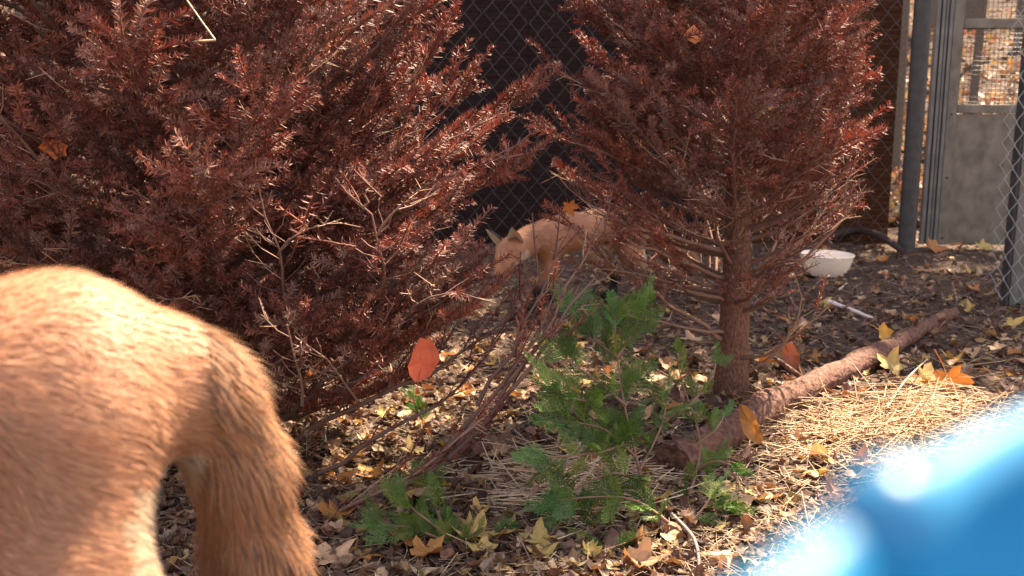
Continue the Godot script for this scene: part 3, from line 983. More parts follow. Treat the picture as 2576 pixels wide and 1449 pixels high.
# ---------------------------------------------------------------- log, sticks, straw
func build_log() -> void:
	rng.seed = 91
	var a := on_ground(1690, 1185) + Vector3(0, 0.026, 0)
	var m1 := on_ground(1930, 1045) + Vector3(0, 0.032, 0)
	var m2 := on_ground(2150, 935) + Vector3(0, 0.03, 0)
	var c := on_ground(2395, 800) + Vector3(0, 0.018, 0)
	var t := thing("fallen_log", "long brown barked log lying on the leaf litter across the run", "log", a)
	var pts := bend(PackedVector3Array([Vector3.ZERO, m1 - a, m2 - a, c - a]), 68)
	var rad := PackedFloat32Array()
	for k in 69:
		if k > 0:
			pts[k] += Vector3(relief.get_noise_2d(k * 14.0, 3.0), relief.get_noise_2d(k * 14.0, 90.0) * 0.5, relief.get_noise_2d(k * 14.0, 200.0)) * 0.012
		rad.push_back(lerpf(0.054, 0.025, k / 68.0) * (1.0 + 0.26 * exp(-pow((k - 39.0) / 3.0, 2.0)) + 0.14 * exp(-pow((k - 16.0) / 2.0, 2.0)) + 0.05 * sin(k * 0.9) + rnd(-0.03, 0.03)))
	var mb := MB.new()
	mb.tube(pts, rad, 26, Color.WHITE, true, 0.09, rng)
	inst("trunk", mb.mesh(), M.log_bark, t)
	for q in [[40, Vector3(0.25, 0.05, 0.9), 0.10, 0.030], [16, Vector3(-0.5, 0.9, -0.1), 0.06, 0.009], [54, Vector3(-0.1, 1.0, 0.3), 0.07, 0.008], [60, Vector3(0.4, 0.5, 0.5), 0.06, 0.008], [26, Vector3(-0.7, 0.5, -0.3), 0.16, 0.008]]:
		var sb := MB.new()
		var d: Vector3 = (q[1] as Vector3).normalized()
		var p := pts[q[0]]
		sb.tube(PackedVector3Array([p, p + d * q[2] * 0.6, p + d * q[2] + Vector3(0.005, -0.004, 0)]), PackedFloat32Array([q[3] * 1.2, q[3], q[3] * 0.75]), 10, Color.WHITE, true, 0.08, rng)
		inst("branch_stub", sb.mesh(), M.log_bark, t)
	# loose sticks that lie about
	var sticks := [
		["pale_stick", "pale split stick lying on the litter beyond the log", [on_ground(2085, 768), on_ground(2140, 785), on_ground(2200, 808)], 0.011, Color(0.62, 0.53, 0.47)],
		["pale_stick", "thin pale forked stem leaning out of the straw heap", [on_ground(2230, 1045) + Vector3(0, 0.02, 0), on_ground(2275, 990) + Vector3(0, 0.05, 0), on_ground(2330, 950) + Vector3(0, 0.06, 0)], 0.0035, Color(0.58, 0.44, 0.32)],
		["dark_stick", "short dark broken branch lying between fir trunk and log", [on_ground(1985, 915) + Vector3(0, 0.05, 0), on_ground(2020, 955) + Vector3(0, 0.012, 0), on_ground(2090, 985)], 0.009, Color(0.13, 0.065, 0.05)],
		["dark_stick", "thin grey stick lying below the cedar seedling", [on_ground(1290, 1325), on_ground(1370, 1325) + Vector3(0, 0.015, 0), on_ground(1520, 1370)], 0.005, Color(0.22, 0.16, 0.14)],
		["dark_stick", "forked grey twig lying at the cedar seedling's foot", [on_ground(1680, 1310), on_ground(1745, 1390) + Vector3(0, 0.02, 0), on_ground(1758, 1445)], 0.005, Color(0.30, 0.24, 0.22)],
		["dark_stick", "dark crooked branch lying along the foot of the boards", [on_ground(2085, 618), on_ground(2150, 612) + Vector3(0, 0.05, 0), on_ground(2210, 632) + Vector3(0, 0.045, 0), on_ground(2270, 655)], 0.028, Color(0.05, 0.035, 0.03)],
		["pale_stick", "short pale twig lying before the white bowl", [on_ground(2110, 742), on_ground(2130, 722) + Vector3(0, 0.01, 0)], 0.005, Color(0.5, 0.4, 0.33)],
	]
	for q in sticks:
		var p0: Vector3 = q[2][0]
		var th := thing(q[0], q[1], "stick", p0)
		var pp := PackedVector3Array()
		for p in q[2]:
			pp.push_back(p - p0 + Vector3(0, q[3] + 0.008, 0))
		var b2 := MB.new()
		b2.tube(bend(pp, 8), taper(q[3], q[3] * 0.6, 8), 7, q[4], true, 0.12, rng)
		inst("shaft", b2.mesh(), M.twig, th)

func build_straw() -> void:
	rng.seed = 61
	var st := MB.new()
	st.tube(PackedVector3Array([Vector3(0, -0.5, 0), Vector3(0.02, 0, 0.0), Vector3(0, 0.5, 0.0)]), PackedFloat32Array([0.5, 0.5, 0.4]), 4)
	var stm := st.mesh()
	var gold: StandardMaterial3D = M.straw.duplicate()
	gold.resource_name = "single_straw"
	gold.albedo_color = Color(0.44, 0.31, 0.18).linear_to_srgb()
	var xs := []
	var cs := []
	while xs.size() < 680:
		var u := 2230.0 + rng.randfn() * 200.0
		var w := 1066.0 + rng.randfn() * 46.0 - (u - 2280.0) * 0.10
		var p := on_ground(u, w)
		var pile := exp(-pow((u - 2330.0) / 150.0, 2.0))
		p.y += rnd(0.004, 0.03 + 0.05 * pile)
		var d := Vector3(rnd(-1, 1), rnd(-0.18, 0.25), rnd(-0.6, 0.6))
		xs.append(Transform3D(along(d, Vector3.UP, Vector3(0.0028, rnd(0.05, 0.22), 0.0028)), p))
		cs.append(vary(Color(0.28, 0.15, 0.065).lerp(Color(0.46, 0.30, 0.15), rng.randf()), 0.25))
	tag(copies("straw_heap", stm, M.straw, xs, cs), "loose heap of golden straw on the ground beside the blue drum", "straw")
	xs = []; cs = []
	while xs.size() < 620:
		var p := on_ground(1430.0 + rng.randfn() * 130.0, 1230.0 + rng.randfn() * 45.0)
		p.y += rnd(0.004, 0.03)
		xs.append(Transform3D(along(Vector3(rnd(-1, 1), rnd(-0.1, 0.15), rnd(-0.4, 0.4)), Vector3.UP, Vector3(0.003, rnd(0.06, 0.24), 0.003)), p))
		cs.append(vary(Color(0.44, 0.29, 0.17).lerp(Color(0.56, 0.44, 0.30), rng.randf()), 0.25))
	tag(copies("straw_bed", stm, M.straw, xs, cs), "thin bed of dry straw behind the low cedar sprigs", "straw")
	# single stalks on the bare soil
	for k in 64:
		var u := rnd(1960, 2330)
		var w := rnd(1085, 1420)
		var p := on_ground(u, w)
		var o := inst("straw_stalk", stm, gold)
		var L := rnd(0.05, 0.14)
		var d := Vector3(rnd(-1, 1), rnd(-0.1, 0.45), rnd(-1, 1))
		o.transform = Transform3D(along(d, Vector3.UP, Vector3(0.0020, L, 0.0020)), p + Vector3.UP * (0.012 + absf(d.normalized().y) * L * 0.45))
		tag(o, "single broken straw stalk lying on dark soil near the drum", "straw", "straw stalks on the soil")

func build_bowl() -> void:
	var p := on_ground(2076, 690)
	var t := thing("feeding_bowl", "cream white plastic bowl standing on the litter behind standing fir", "bowl", p + Vector3(0, 0.004, 0))
	t.rotation_degrees = Vector3(0, 0, -1)
	var mb := MB.new()
	mb.lathe(PackedVector2Array([Vector2(0.001, 0.006), Vector2(0.085, 0.004), Vector2(0.095, 0.010), Vector2(0.122, 0.060), Vector2(0.136, 0.108)]), 48)
	inst("shell", mb.mesh(), M.bowl_plastic, t)
	mb = MB.new()
	mb.lathe(PackedVector2Array([Vector2(0.136, 0.108), Vector2(0.139, 0.110), Vector2(0.140, 0.115), Vector2(0.136, 0.118), Vector2(0.131, 0.115)]), 48)
	inst("rim", mb.mesh(), M.bowl_plastic, t)
	mb = MB.new()
	mb.lathe(PackedVector2Array([Vector2(0.131, 0.115), Vector2(0.116, 0.062), Vector2(0.09, 0.018), Vector2(0.001, 0.014)]), 48)
	inst("inside", mb.mesh(), M.bowl_plastic, t)

func build_drum() -> void:
	var c := Vector3(0.247, 0.0, 0.086)
	var t := thing("blue_drum", "blue plastic drum with rounded rim right before the camera", "drum", c)
	var top := 0.900
	var mb := MB.new()
	mb.lathe(PackedVector2Array([Vector2(0.001, -0.02), Vector2(0.26, -0.02), Vector2(0.278, 0.0), Vector2(0.283, 0.05), Vector2(0.281, 0.24), Vector2(0.288, 0.26), Vector2(0.288, 0.29), Vector2(0.281, 0.31), Vector2(0.281, 0.58), Vector2(0.288, 0.60), Vector2(0.288, 0.63), Vector2(0.281, 0.65), Vector2(0.281, top - 0.014)]), 96)
	inst("body", mb.mesh(), M.blue_plastic, t)
	mb = MB.new()
	var ring := PackedVector2Array()
	for k in 17:
		var a := TAU * k / 16.0
		ring.push_back(Vector2(0.2805 + cos(a) * 0.0046, top - 0.0050 + sin(a) * 0.0050))
	mb.lathe(ring, 192)
	inst("rim", mb.mesh(), M.blue_plastic, t)
	mb = MB.new()
	mb.lathe(PackedVector2Array([Vector2(0.2763, top - 0.006), Vector2(0.272, top - 0.040), Vector2(0.264, top - 0.052), Vector2(0.22, top - 0.055), Vector2(0.001, top - 0.050)]), 96)
	inst("lid", mb.mesh(), M.blue_plastic, t)
	# a moulded lug on the rim
	mb = MB.new()
	mb.lathe(PackedVector2Array([Vector2(0.0060, -0.004), Vector2(0.0058, 0.0005), Vector2(0.0050, 0.0030), Vector2(0.0035, 0.0048), Vector2(0.0018, 0.0057), Vector2(0.0002, 0.0060)]), 24)
	inst("lug", mb.mesh(), M.blue_plastic, t).position = gp(2245, 1290, top) - c - Vector3(0, 0.001, 0)
	for a in [0.3, 3.4]:
		mb = MB.new()
		mb.lathe(PackedVector2Array([Vector2(0.035, 0), Vector2(0.035, 0.014), Vector2(0.028, 0.018), Vector2(0.001, 0.018)]), 24)
		inst("bung", mb.mesh(), M.dark_post, t).position = Vector3(cos(a) * 0.17, top - 0.056, absf(sin(a)) * 0.17 + 0.05)

# ---------------------------------------------------------------- foxes
# bones: [a, ra, b, rb]; joined with a smooth minimum and meshed as surface nets
func flesh(bones: Array, cell: float, k: float) -> Array:
	var lo := Vector3.ONE * 1e9
	var hi := -lo
	for q in bones:
		for e in [[q[0], q[1]], [q[2], q[3]]]:
			lo = lo.min(e[0] - Vector3.ONE * (e[1] + k))
			hi = hi.max(e[0] + Vector3.ONE * (e[1] + k))
	lo -= Vector3.ONE * cell * 2.0
	hi += Vector3.ONE * cell * 2.0
	var nx := int((hi.x - lo.x) / cell) + 1
	var ny := int((hi.y - lo.y) / cell) + 1
	var nz := int((hi.z - lo.z) / cell) + 1
	var f := PackedFloat32Array()
	f.resize(nx * ny * nz)
	f.fill(1.0)
	for q in bones:
		var a: Vector3 = q[0]
		var b: Vector3 = q[2]
		var ra: float = q[1]
		var rb: float = q[3]
		var ba := b - a
		var l2 := maxf(ba.length_squared(), 1e-9)
		var m := maxf(ra, rb) + k + cell * 2.0
		var l3 := ((a.min(b) - Vector3.ONE * m - lo) / cell).floor().max(Vector3.ZERO)
		var h3 := ((a.max(b) + Vector3.ONE * m - lo) / cell).ceil()
		for z in range(int(l3.z), mini(int(h3.z), nz - 1) + 1):
			for y in range(int(l3.y), mini(int(h3.y), ny - 1) + 1):
				for x in range(int(l3.x), mini(int(h3.x), nx - 1) + 1):
					var p := lo + Vector3(x, y, z) * cell - a
					var t := clampf(p.dot(ba) / l2, 0.0, 1.0)
					var d := (p - ba * t).length() - lerpf(ra, rb, t)
					var at := (z * ny + y) * nx + x
					var o := f[at]
					var h := maxf(k - absf(o - d), 0.0) / k
					f[at] = minf(o, d) - h * h * k * 0.25
	var index := PackedInt32Array()
	index.resize(nx * ny * nz)
	index.fill(-1)
	var verts := PackedVector3Array()
	var off := [0, 1, nx, nx + 1, nx * ny, nx * ny + 1, nx * ny + nx, nx * ny + nx + 1]
	var corner := [Vector3(0, 0, 0), Vector3(1, 0, 0), Vector3(0, 1, 0), Vector3(1, 1, 0), Vector3(0, 0, 1), Vector3(1, 0, 1), Vector3(0, 1, 1), Vector3(1, 1, 1)]
	var edges := [[0, 1], [2, 3], [4, 5], [6, 7], [0, 2], [1, 3], [4, 6], [5, 7], [0, 4], [1, 5], [2, 6], [3, 7]]
	for z in nz - 1:
		for y in ny - 1:
			for x in nx - 1:
				var at := (z * ny + y) * nx + x
				if f[at] > 0.06:
					continue
				var neg := 0
				for j in 8:
					if f[at + off[j]] < 0.0:
						neg += 1
				if neg == 0 or neg == 8:
					continue
				var s := Vector3.ZERO
				var cnt := 0
				for e in edges:
					var fa := f[at + off[e[0]]]
					var fb := f[at + off[e[1]]]
					if (fa < 0.0) != (fb < 0.0):
						s += (corner[e[0]] as Vector3).lerp(corner[e[1]], fa / (fa - fb))
						cnt += 1
				index[at] = verts.size()
				verts.push_back(lo + (Vector3(x, y, z) + s / cnt) * cell)
	var tris := PackedInt32Array()
	var step := [1, nx, nx * ny]
	for z in range(1, nz - 1):
		for y in range(1, ny - 1):
			for x in range(1, nx - 1):
				var at := (z * ny + y) * nx + x
				if f[at] > 0.06 or f[at] < -0.06:
					continue
				for ax in 3:
					var fa := f[at]
					var fb := f[at + step[ax]]
					if (fa < 0.0) == (fb < 0.0):
						continue
					var u: int = step[(ax + 1) % 3]
					var w: int = step[(ax + 2) % 3]
					var q := [index[at], index[at - u], index[at - u - w], index[at - w]]
					if q.min() < 0:
						continue
					if fa < 0.0:
						tris.append_array([q[0], q[1], q[2], q[0], q[2], q[3]])
					else:
						tris.append_array([q[0], q[2], q[1], q[0], q[3], q[2]])
	var norm := PackedVector3Array()
	norm.resize(verts.size())
	for j in range(0, tris.size(), 3):
		var g := (verts[tris[j + 2]] - verts[tris[j]]).cross(verts[tris[j + 1]] - verts[tris[j]])
		for e in 3:
			norm[tris[j + e]] += g
	# outward is where the field grows: check the first vertex against the centre line
	var flipped := 0
	for j in range(0, verts.size(), 37):
		var g := norm[j].normalized()
		var p := (verts[j] + g * cell * 1.5 - lo) / cell
		var at := (int(p.z) * ny + int(p.y)) * nx + int(p.x)
		flipped += 1 if f[clampi(at, 0, f.size() - 1)] > 0.0 else -1
	for j in norm.size():
		norm[j] = norm[j].normalized() * (1.0 if flipped > 0 else -1.0)
	return [verts, norm, tris]

func coat(p: Vector3, _n: Vector3, tail: float, _far: bool) -> Color:
	# fur colours in the fox's own axes: x forward, y up
	var c := Color(0.42, 0.205, 0.112)
	# white belly and rump markings: patches with ragged borders
	var rag := relief.get_noise_3d(p.x * 2600.0, p.y * 2600.0, p.z * 2600.0) * 0.02
	if p.x > 0.05 and p.x < 0.5 and p.y + rag < 0.268 and p.y > 0.19 and absf(p.z) < 0.05:
		c = Color(0.48, 0.34, 0.23)
	if p.x + rag < -0.025 and p.x > -0.10 and p.y < 0.30 and p.y > 0.12:
		c = Color(0.48, 0.35, 0.24)
	# dark stockings
	var leg := smoothstep(0.17, 0.09, p.y) * smoothstep(-0.13, -0.09, p.x)
	c = c.lerp(Color(0.022, 0.017, 0.016), leg)
	if p.x < -0.10:
		c = c.lerp(Color(0.35, 0.165, 0.078), tail)
	return c

func face_coat(p: Vector3, n: Vector3, far: bool, head: Array) -> Color:
	# white cheeks and chin, dark stripe beside the nose
	var c := coat(p, n, 1.0, far)
	var q: Vector3 = p - head[0]
	var fw: Vector3 = (head[1] as Vector3).normalized()
	var up: Vector3 = (head[2] as Vector3).normalized()
	var f := q.dot(fw)
	var u := q.dot(up)
	if q.length() < 0.17 and f > -0.02:
		c = c.lerp(Color(0.56, 0.46, 0.36), smoothstep(0.0, -0.022, u + f * 0.16) * 0.9)
		if f > 0.06 and absf(u + 0.012) < 0.012:
			c = c.lerp(Color(0.06, 0.035, 0.025), 0.55)
	return c

func fur(verts: PackedVector3Array, norm: PackedVector3Array, tris: PackedInt32Array, count: int, width: float, skip: Callable, colour: Callable, length: Callable) -> ArrayMesh:
	var acc := PackedFloat32Array()
	var sum := 0.0
	for j in range(0, tris.size(), 3):
		sum += (verts[tris[j + 2]] - verts[tris[j]]).cross(verts[tris[j + 1]] - verts[tris[j]]).length()
		acc.push_back(sum)
	var mb := MB.new()
	for k in count:
		var j: int = clampi(acc.bsearch(rng.randf() * sum), 0, acc.size() - 1) * 3
		var a := rng.randf()
		var b := rng.randf()
		if a + b > 1.0:
			a = 1.0 - a; b = 1.0 - b
		var p := verts[tris[j]] * (1.0 - a - b) + verts[tris[j + 1]] * a + verts[tris[j + 2]] * b
		if skip.call(p):
			continue
		var n := (norm[tris[j]] * (1.0 - a - b) + norm[tris[j + 1]] * a + norm[tris[j + 2]] * b).normalized()
		var comb := Vector3(-1.0, -0.55, 0)
		if p.x < -0.105:
			comb = Vector3(-0.25, -1.0, 0)
		elif p.y < 0.2:
			comb = Vector3(-0.1, -1.0, 0)
		# tufts lean together: low-frequency sway
		comb += Vector3(relief.get_noise_3d(p.x * 1500, p.y * 1500, p.z * 1500), relief.get_noise_3d(p.y * 1500, p.z * 1500, p.x * 1500), relief.get_noise_3d(p.z * 1500, p.x * 1500, p.y * 1500)) * 0.75
		comb = (comb - n * comb.dot(n)).normalized()
		var L: float = length.call(p) * rnd(0.6, 1.15)
		var lift := rnd(0.22, 0.6)
		var d := (comb + n * lift + unit() * 0.16).normalized()
		var d2 := (comb + n * lift * 0.55 + unit() * 0.12).normalized()
		var s := d.cross(n).normalized() * width * rnd(0.6, 1.2)
		var c: Color = colour.call(p, n)
		var tip: Color = c
		if rng.randf() < 0.05:
			tip = Color(0.05, 0.035, 0.03)
		elif rng.randf() < 0.3:
			tip = c.lerp(Color(0.56, 0.40, 0.27), 0.5)
		var root := c
		var m := p + d * L * 0.5
		var e := m + d2 * L * 0.5
		var nn := (n + unit() * 0.22).normalized()
		var i0 := mb.put(p - s, nn, root); mb.put(p + s, nn, root)
		mb.put(m - s * 0.8, nn, c); mb.put(m + s * 0.8, nn, c)
		mb.put(e, nn, tip)
		mb.face(i0, i0 + 1, i0 + 3); mb.face(i0, i0 + 3, i0 + 2); mb.face(i0 + 2, i0 + 3, i0 + 4)
	return mb.mesh()

func ear(mb: MB, at: Vector3, up: Vector3, fwd: Vector3, h: float, w: float, outer: Color, inner: Color) -> void:
	# a cupped triangular ear with thickness
	var side := up.cross(fwd).normalized()
	for layer in 2:
		var pts := []
		for r in 5:
			var t := r / 4.0
			for k in 5:
				var s := (k - 2) / 2.0
				var ww := w * pow(1.0 - t, 0.8) * (1.0 + 0.25 * sin(t * 3.0))
				pts.append(at + up * h * t + side * s * ww - fwd * ((1.0 - s * s) * ww * 0.7 + (0.0 if layer == 0 else 0.005)) )
		for r in 4:
			for k in 4:
				var a: int = r * 5 + k
				var col := (inner if layer == 0 else (Color(0.03, 0.022, 0.02) if r > 0 else outer))
				var nn := (fwd if layer == 0 else -fwd)
				mb.quad(pts[a], pts[a + 1], pts[a + 6], pts[a + 5], nn, col)

func fox(label: String, pose: Array, at: Vector3, heading: Vector3, cell: float, hairs: int, hair_w: float, far: bool, sd: int, head: Array, size := 1.0) -> void:
	rng.seed = sd
	var t := thing("fox", label, "fox", at)
	var hx := heading.normalized()
	t.basis = Basis(hx, Vector3.UP, hx.cross(Vector3.UP)) * Basis.from_scale(Vector3.ONE * size)
	var r := flesh(pose, cell, 0.035)
	var verts: PackedVector3Array = r[0]
	var norm: PackedVector3Array = r[1]
	var tris: PackedInt32Array = r[2]
	var mb := MB.new()
	for j in verts.size():
		mb.put(verts[j], norm[j], face_coat(verts[j], norm[j], far, head))
	for j in range(0, tris.size(), 3):
		mb.face(tris[j], tris[j + 1], tris[j + 2])
	# head: ears, eyes and nose go into the same surface
	var hc: Vector3 = head[0]
	var fw: Vector3 = (head[1] as Vector3).normalized()
	var up: Vector3 = (head[2] as Vector3).normalized()
	var sd3 := fw.cross(up).normalized()
	for s in [-1.0, 1.0]:
		ear(mb, hc + up * 0.028 + sd3 * s * 0.036 - fw * 0.012, (up + sd3 * s * 0.32).normalized(), (fw + sd3 * s * 0.35).normalized(), 0.098, 0.035, Color(0.40, 0.16, 0.07), Color(0.55, 0.45, 0.36))
	inst("body", mb.mesh(), M.skin, t)
	for s in [-1.0, 1.0]:
		var em := SphereMesh.new()
		em.radius = 0.008; em.height = 0.016; em.radial_segments = 12; em.rings = 6
		var e := inst("eye", em, M.eye, t)
		e.position = hc + fw * 0.044 + up * 0.016 + sd3 * s * 0.030
	var nm := SphereMesh.new()
	nm.radius = 0.011; nm.height = 0.018; nm.radial_segments = 12; nm.rings = 6
	inst("nose", nm, M.eye, t).position = hc + fw * 0.142 - up * 0.020
	var fm := fur(verts, norm, tris, hairs, hair_w,
		func(p: Vector3) -> bool: return p.distance_to(hc + fw * 0.09) < 0.06 and rng.randf() < 0.5,
		func(p: Vector3, n: Vector3) -> Color:
			var c := face_coat(p, n, far, head)
			if p.x < -0.105 and rng.randf() < 0.16:
				return Color(0.10, 0.07, 0.055)
			return vary(c, 0.14),
		func(p: Vector3) -> float:
			if p.distance_to(hc) < 0.10 and p.x > 0.4:
				return 0.010
			if p.x < -0.105:
				return rnd(0.018, 0.038)
			return lerpf(0.010, 0.017, smoothstep(0.12, 0.26, p.y)))
	var fo := inst("fur", fm, M.fur, t)
	fo.set_meta("kind", "stuff")

func build_foxes() -> void:
	# the near fox: hindquarters towards the lens, tail hanging, head out of frame to the left
	var pose := []
	var chain := func(list: Array) -> void:
		for k in list.size() - 1:
			pose.append([list[k][0], list[k][1], list[k + 1][0], list[k + 1][1]])
	chain.call([[Vector3(-0.07, 0.350, 0), 0.052], [Vector3(-0.005, 0.366, 0), 0.070], [Vector3(0.14, 0.362, 0), 0.070], [Vector3(0.30, 0.345, 0), 0.084], [Vector3(0.42, 0.335, 0), 0.084], [Vector3(0.49, 0.37, 0), 0.064], [Vector3(0.57, 0.44, 0.01), 0.048], [Vector3(0.64, 0.49, 0.015), 0.050], [Vector3(0.70, 0.482, 0.015), 0.030], [Vector3(0.77, 0.468, 0.015), 0.014]])
	for s in [-1.0, 1.0]:
		var stride: float = -0.035 * s
		chain.call([[Vector3(0.0, 0.330, 0.032 * s), 0.070], [Vector3(0.050 - stride, 0.225, 0.062 * s), 0.056], [Vector3(0.03 - stride, 0.185, 0.062 * s), 0.050], [Vector3(-0.045 - stride, 0.118, 0.055 * s), 0.024], [Vector3(-0.03 - stride * 1.4, 0.03, 0.055 * s), 0.015], [Vector3(0.015 - stride * 1.4, 0.016, 0.055 * s), 0.017]])
		chain.call([[Vector3(0.45, 0.32, 0.045 * s), 0.052], [Vector3(0.41 + stride, 0.21, 0.055 * s), 0.030], [Vector3(0.44 + stride, 0.09, 0.052 * s), 0.018], [Vector3(0.45 + stride, 0.022, 0.052 * s), 0.017], [Vector3(0.48 + stride, 0.016, 0.052 * s), 0.017]])
	chain.call([[Vector3(-0.085, 0.362, 0), 0.030], [Vector3(-0.114, 0.335, 0), 0.031], [Vector3(-0.137, 0.27, 0), 0.031], [Vector3(-0.148, 0.19, 0.0), 0.032], [Vector3(-0.153, 0.10, 0.0), 0.030], [Vector3(-0.156, 0.045, 0.0), 0.015]])
	var h := Vector3(-0.86, 0, 0.50).normalized()
	var at := Vector3(-0.384, 0, -0.845)
	at.y = gh(at.x, at.z) + 0.006
	fox("tan fox passing close by, rump and hanging tail towards the camera", pose.duplicate(), at, h, 0.009, 200000, 0.00048, false, 101, [Vector3(0.64, 0.49, 0.015), Vector3(1, -0.16, 0), Vector3(0.16, 1, 0)], 1.1)
	# the far fox: head lowered, walking towards the left behind the firs
	pose.clear()
	chain.call([[Vector3(-0.07, 0.325, 0), 0.050], [Vector3(-0.005, 0.335, 0), 0.066], [Vector3(0.14, 0.345, 0), 0.066], [Vector3(0.28, 0.325, 0), 0.078], [Vector3(0.38, 0.305, 0), 0.076], [Vector3(0.46, 0.30, 0.0), 0.058], [Vector3(0.525, 0.28, -0.015), 0.052], [Vector3(0.58, 0.262, -0.035), 0.052], [Vector3(0.625, 0.222, -0.07), 0.031], [Vector3(0.665, 0.178, -0.10), 0.015]])
	for s in [-1.0, 1.0]:
		var stride: float = -0.06 * s
		chain.call([[Vector3(0.0, 0.305, 0.030 * s), 0.060], [Vector3(0.055 - stride, 0.215, 0.058 * s), 0.046], [Vector3(-0.05 - stride, 0.115, 0.052 * s), 0.018], [Vector3(-0.03 - stride, 0.03, 0.052 * s), 0.015], [Vector3(0.015 - stride, 0.016, 0.052 * s), 0.017]])
		chain.call([[Vector3(0.40, 0.28, 0.042 * s), 0.048], [Vector3(0.37 + stride * 0.5, 0.18, 0.05 * s), 0.028], [Vector3(0.39 + stride, 0.09, 0.048 * s), 0.019], [Vector3(0.40 + stride, 0.022, 0.048 * s), 0.017], [Vector3(0.43 + stride, 0.016, 0.048 * s), 0.017]])
	chain.call([[Vector3(-0.085, 0.33, 0), 0.028], [Vector3(-0.15, 0.28, 0), 0.036], [Vector3(-0.25, 0.21, 0), 0.046], [Vector3(-0.34, 0.16, 0), 0.042], [Vector3(-0.40, 0.14, 0), 0.016]])
	var at2 := Vector3(0.50, 0, -4.62)
	at2.y = gh(at2.x, at2.z) + 0.004
	fox("orange fox with black legs and lowered head walking behind the firs", pose.duplicate(), at2, Vector3(-0.90, 0, 0.42), 0.010, 42000, 0.0009, true, 102, [Vector3(0.575, 0.266, -0.03), Vector3(0.62, -0.60, -0.50), Vector3(0.55, 0.78, -0.20)])

# ---------------------------------------------------------------- wood behind the fence
func wood_tree(label: String, at: Vector3, H: float, r: float, crown_lo: float, crown_hi: float, crown_r: float, leaves: int, tone: Color, sd: int) -> void:
	rng.seed = sd
	at.y = gh(at.x, at.z) - 0.1
	var t := thing("woodland_tree", label, "tree", at, "")
	var mb := MB.new()
	var pts := PackedVector3Array()
	var rad := PackedFloat32Array()
	for k in 13:
		var s := k / 12.0
		pts.push_back(Vector3(sin(s * 3.0 + sd) * 0.18, s * H, cos(s * 2.0 + sd) * 0.12))
		rad.push_back(lerpf(r, r * 0.12, s))
	mb.tube(pts, rad, 12, Color.WHITE, true, 0.06, rng)
	inst("trunk", mb.mesh(), M.grey_bark, t)
	var tips := []
	var lm := MB.new()
	for k in 16:
		var s := rnd(crown_lo / H, 0.96)
		var p := pts[int(s * 12)]
		var a := rnd(0, TAU)
		var L := crown_r * rnd(0.5, 1.0) * (1.15 - 0.5 * s)
		var d := Vector3(cos(a), rnd(0.2, 0.7), sin(a)).normalized()
		var q := PackedVector3Array([p, p + d * L * 0.5 + Vector3(0, 0.1, 0), p + d * L + Vector3(0, L * 0.15, 0)])
		lm.tube(q, PackedFloat32Array([r * 0.35, r * 0.2, r * 0.06]), 6, Color.WHITE, true, 0.05, rng)
		for j in 5:
			tips.append(p.lerp(q[2], rnd(0.45, 1.0)) + unit() * 0.25)
	inst("limbs", lm.mesh(), M.grey_bark, t)
	var xs := []
	var cs := []
	for k in leaves:
		var c: Vector3 = tips[rng.randi() % tips.size()] + Vector3(rng.randfn(), rng.randfn() * 0.8, rng.randfn()) * 0.34
		if c.y > crown_hi:
			continue
		var s := rnd(0.08, 0.15)
		xs.append(Transform3D(Basis(unit(), rnd(0, TAU)) * Basis.from_scale(Vector3.ONE * s), c))
		cs.append(vary(tone, 0.3))
	if xs.size():
		copies("crown", leaves_maple[0], M.leaf, xs, cs, t)

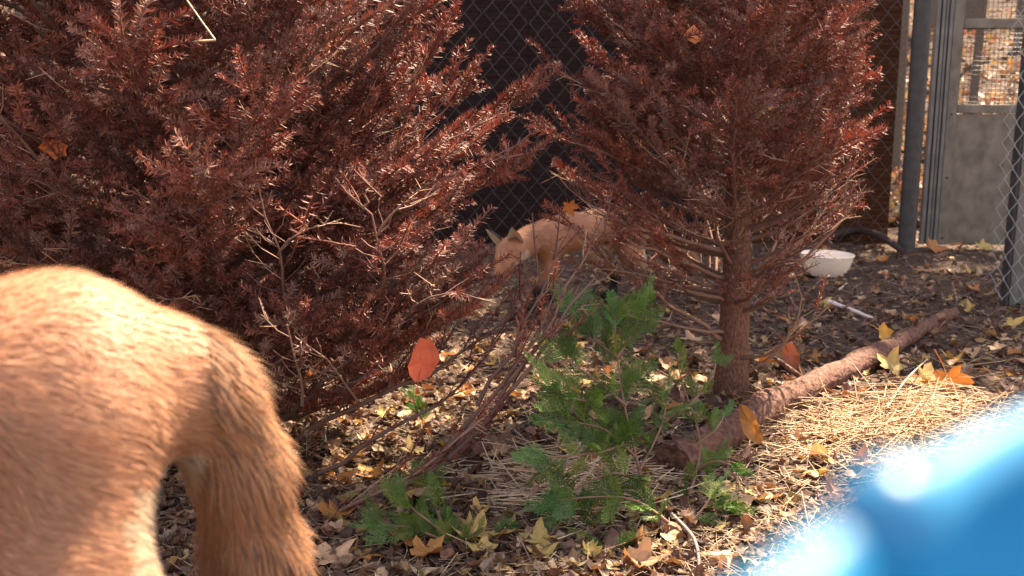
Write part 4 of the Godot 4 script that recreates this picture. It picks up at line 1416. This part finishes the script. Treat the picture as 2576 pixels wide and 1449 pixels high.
func build_wood() -> void:
	wood_tree("broad russet tree shading the run from behind the boards", Vector3(2.3, 0, -8.6), 9.0, 0.17, 4.0, 7.2, 2.7, 8000, Color(0.34, 0.15, 0.06), 201)
	wood_tree("broad yellow tree shading the run from behind the door", Vector3(4.75, 0, -8.4), 9.2, 0.15, 3.8, 7.5, 2.7, 8000, Color(0.42, 0.30, 0.08), 202)
	wood_tree("brown leaved tree behind the fence beyond the thin fir", Vector3(-3.4, 0, -10.6), 8.0, 0.15, 3.6, 7.6, 2.2, 4500, Color(0.32, 0.17, 0.07), 203)
	var bare := [[5.15, -11.5, 0.05], [7.2, -13.0, 0.15], [6.8, -17.5, 0.18], [7.35, -16.0, 0.07], [8.5, -20.0, 0.2], [-5.2, -12.0, 0.14], [-6.6, -15.0, 0.12], [-3.9, -16.5, 0.16], [-8.2, -19.0, 0.2], [3.3, -9.6, 0.05]]
	var words := ["slim bare trunk on the slope seen through the door window", "stout bare trunk higher on the slope behind the door", "thick bare trunk far up the slope behind the door", "thin bare trunk midway up the slope behind the door", "thickest bare trunk at the top of the slope behind the door", "bare trunk nearest the fence behind the thin fir", "slender bare trunk midway behind the thin fir", "tall bare trunk behind the brown leaved tree", "thick bare trunk far behind the thin fir", "sapling trunk just behind the brown board screen"]
	for k in bare.size():
		wood_tree(words[k], Vector3(bare[k][0], 0, bare[k][1]), 9.0, bare[k][2], 4.5, 9.5, 1.6, 500, Color(0.36, 0.20, 0.09), 300 + k)

# ---------------------------------------------------------------- scene
func _ready() -> void:
	rng.seed = 7
	relief.seed = 4
	relief.noise_type = FastNoiseLite.TYPE_SIMPLEX_SMOOTH
	# camera
	var cam := Camera3D.new()
	cam.name = "camera"
	var at := CameraAttributesPhysical.new()
	at.frustum_focal_length = 12.0 / (724.5 / FOCAL)
	at.frustum_focus_distance = 2.3
	at.frustum_near = 0.02
	at.frustum_far = 300.0
	at.exposure_aperture = 7.8
	cam.attributes = at
	cam.position = EYE
	cam.rotation_degrees = Vector3(-PITCH, 0, 0)
	add_child(cam)
	cam.current = true
	# sky
	var env := Environment.new()
	env.background_mode = Environment.BG_SKY
	var sm := ProceduralSkyMaterial.new()
	sm.sky_top_color = Color(0.60, 0.61, 0.68)
	sm.sky_horizon_color = Color(0.96, 0.90, 0.85)
	sm.sky_curve = 0.2
	sm.ground_bottom_color = Color(0.22, 0.17, 0.14)
	sm.ground_horizon_color = Color(0.6, 0.58, 0.55)
	sm.sun_angle_max = 1.0
	var sky := Sky.new()
	sky.sky_material = sm
	env.sky = sky
	env.background_energy_multiplier = 0.62
	env.tonemap_mode = Environment.TONE_MAPPER_LINEAR
	env.tonemap_exposure = 6.2
	env.sdfgi_enabled = true; env.ssao_enabled = true; env.ssil_enabled = true
	var we := WorldEnvironment.new()
	we.name = "daylight"
	we.environment = env
	add_child(we)
	# low autumn sun from behind the scene
	var sun := DirectionalLight3D.new()
	sun.name = "sun"
	sun.light_energy = 1.6
	sun.light_color = Color(1.0, 0.92, 0.80)
	sun.light_angular_distance = 0.53
	sun.shadow_enabled = true
	add_child(sun)
	var to_sun := Vector3(0.37, 0.78, -0.50).normalized()
	sun.look_at_from_position(Vector3.ZERO, -to_sun, Vector3.UP)
	materials()
	build_ground()
	build_enclosure()
	build_litter()
	build_wood()
	build_firs()
	build_log()
	build_cedars()
	build_straw()
	build_bowl()
	build_drum()
	rng.seed = 555
	fallen_leaves()
	build_foxes()
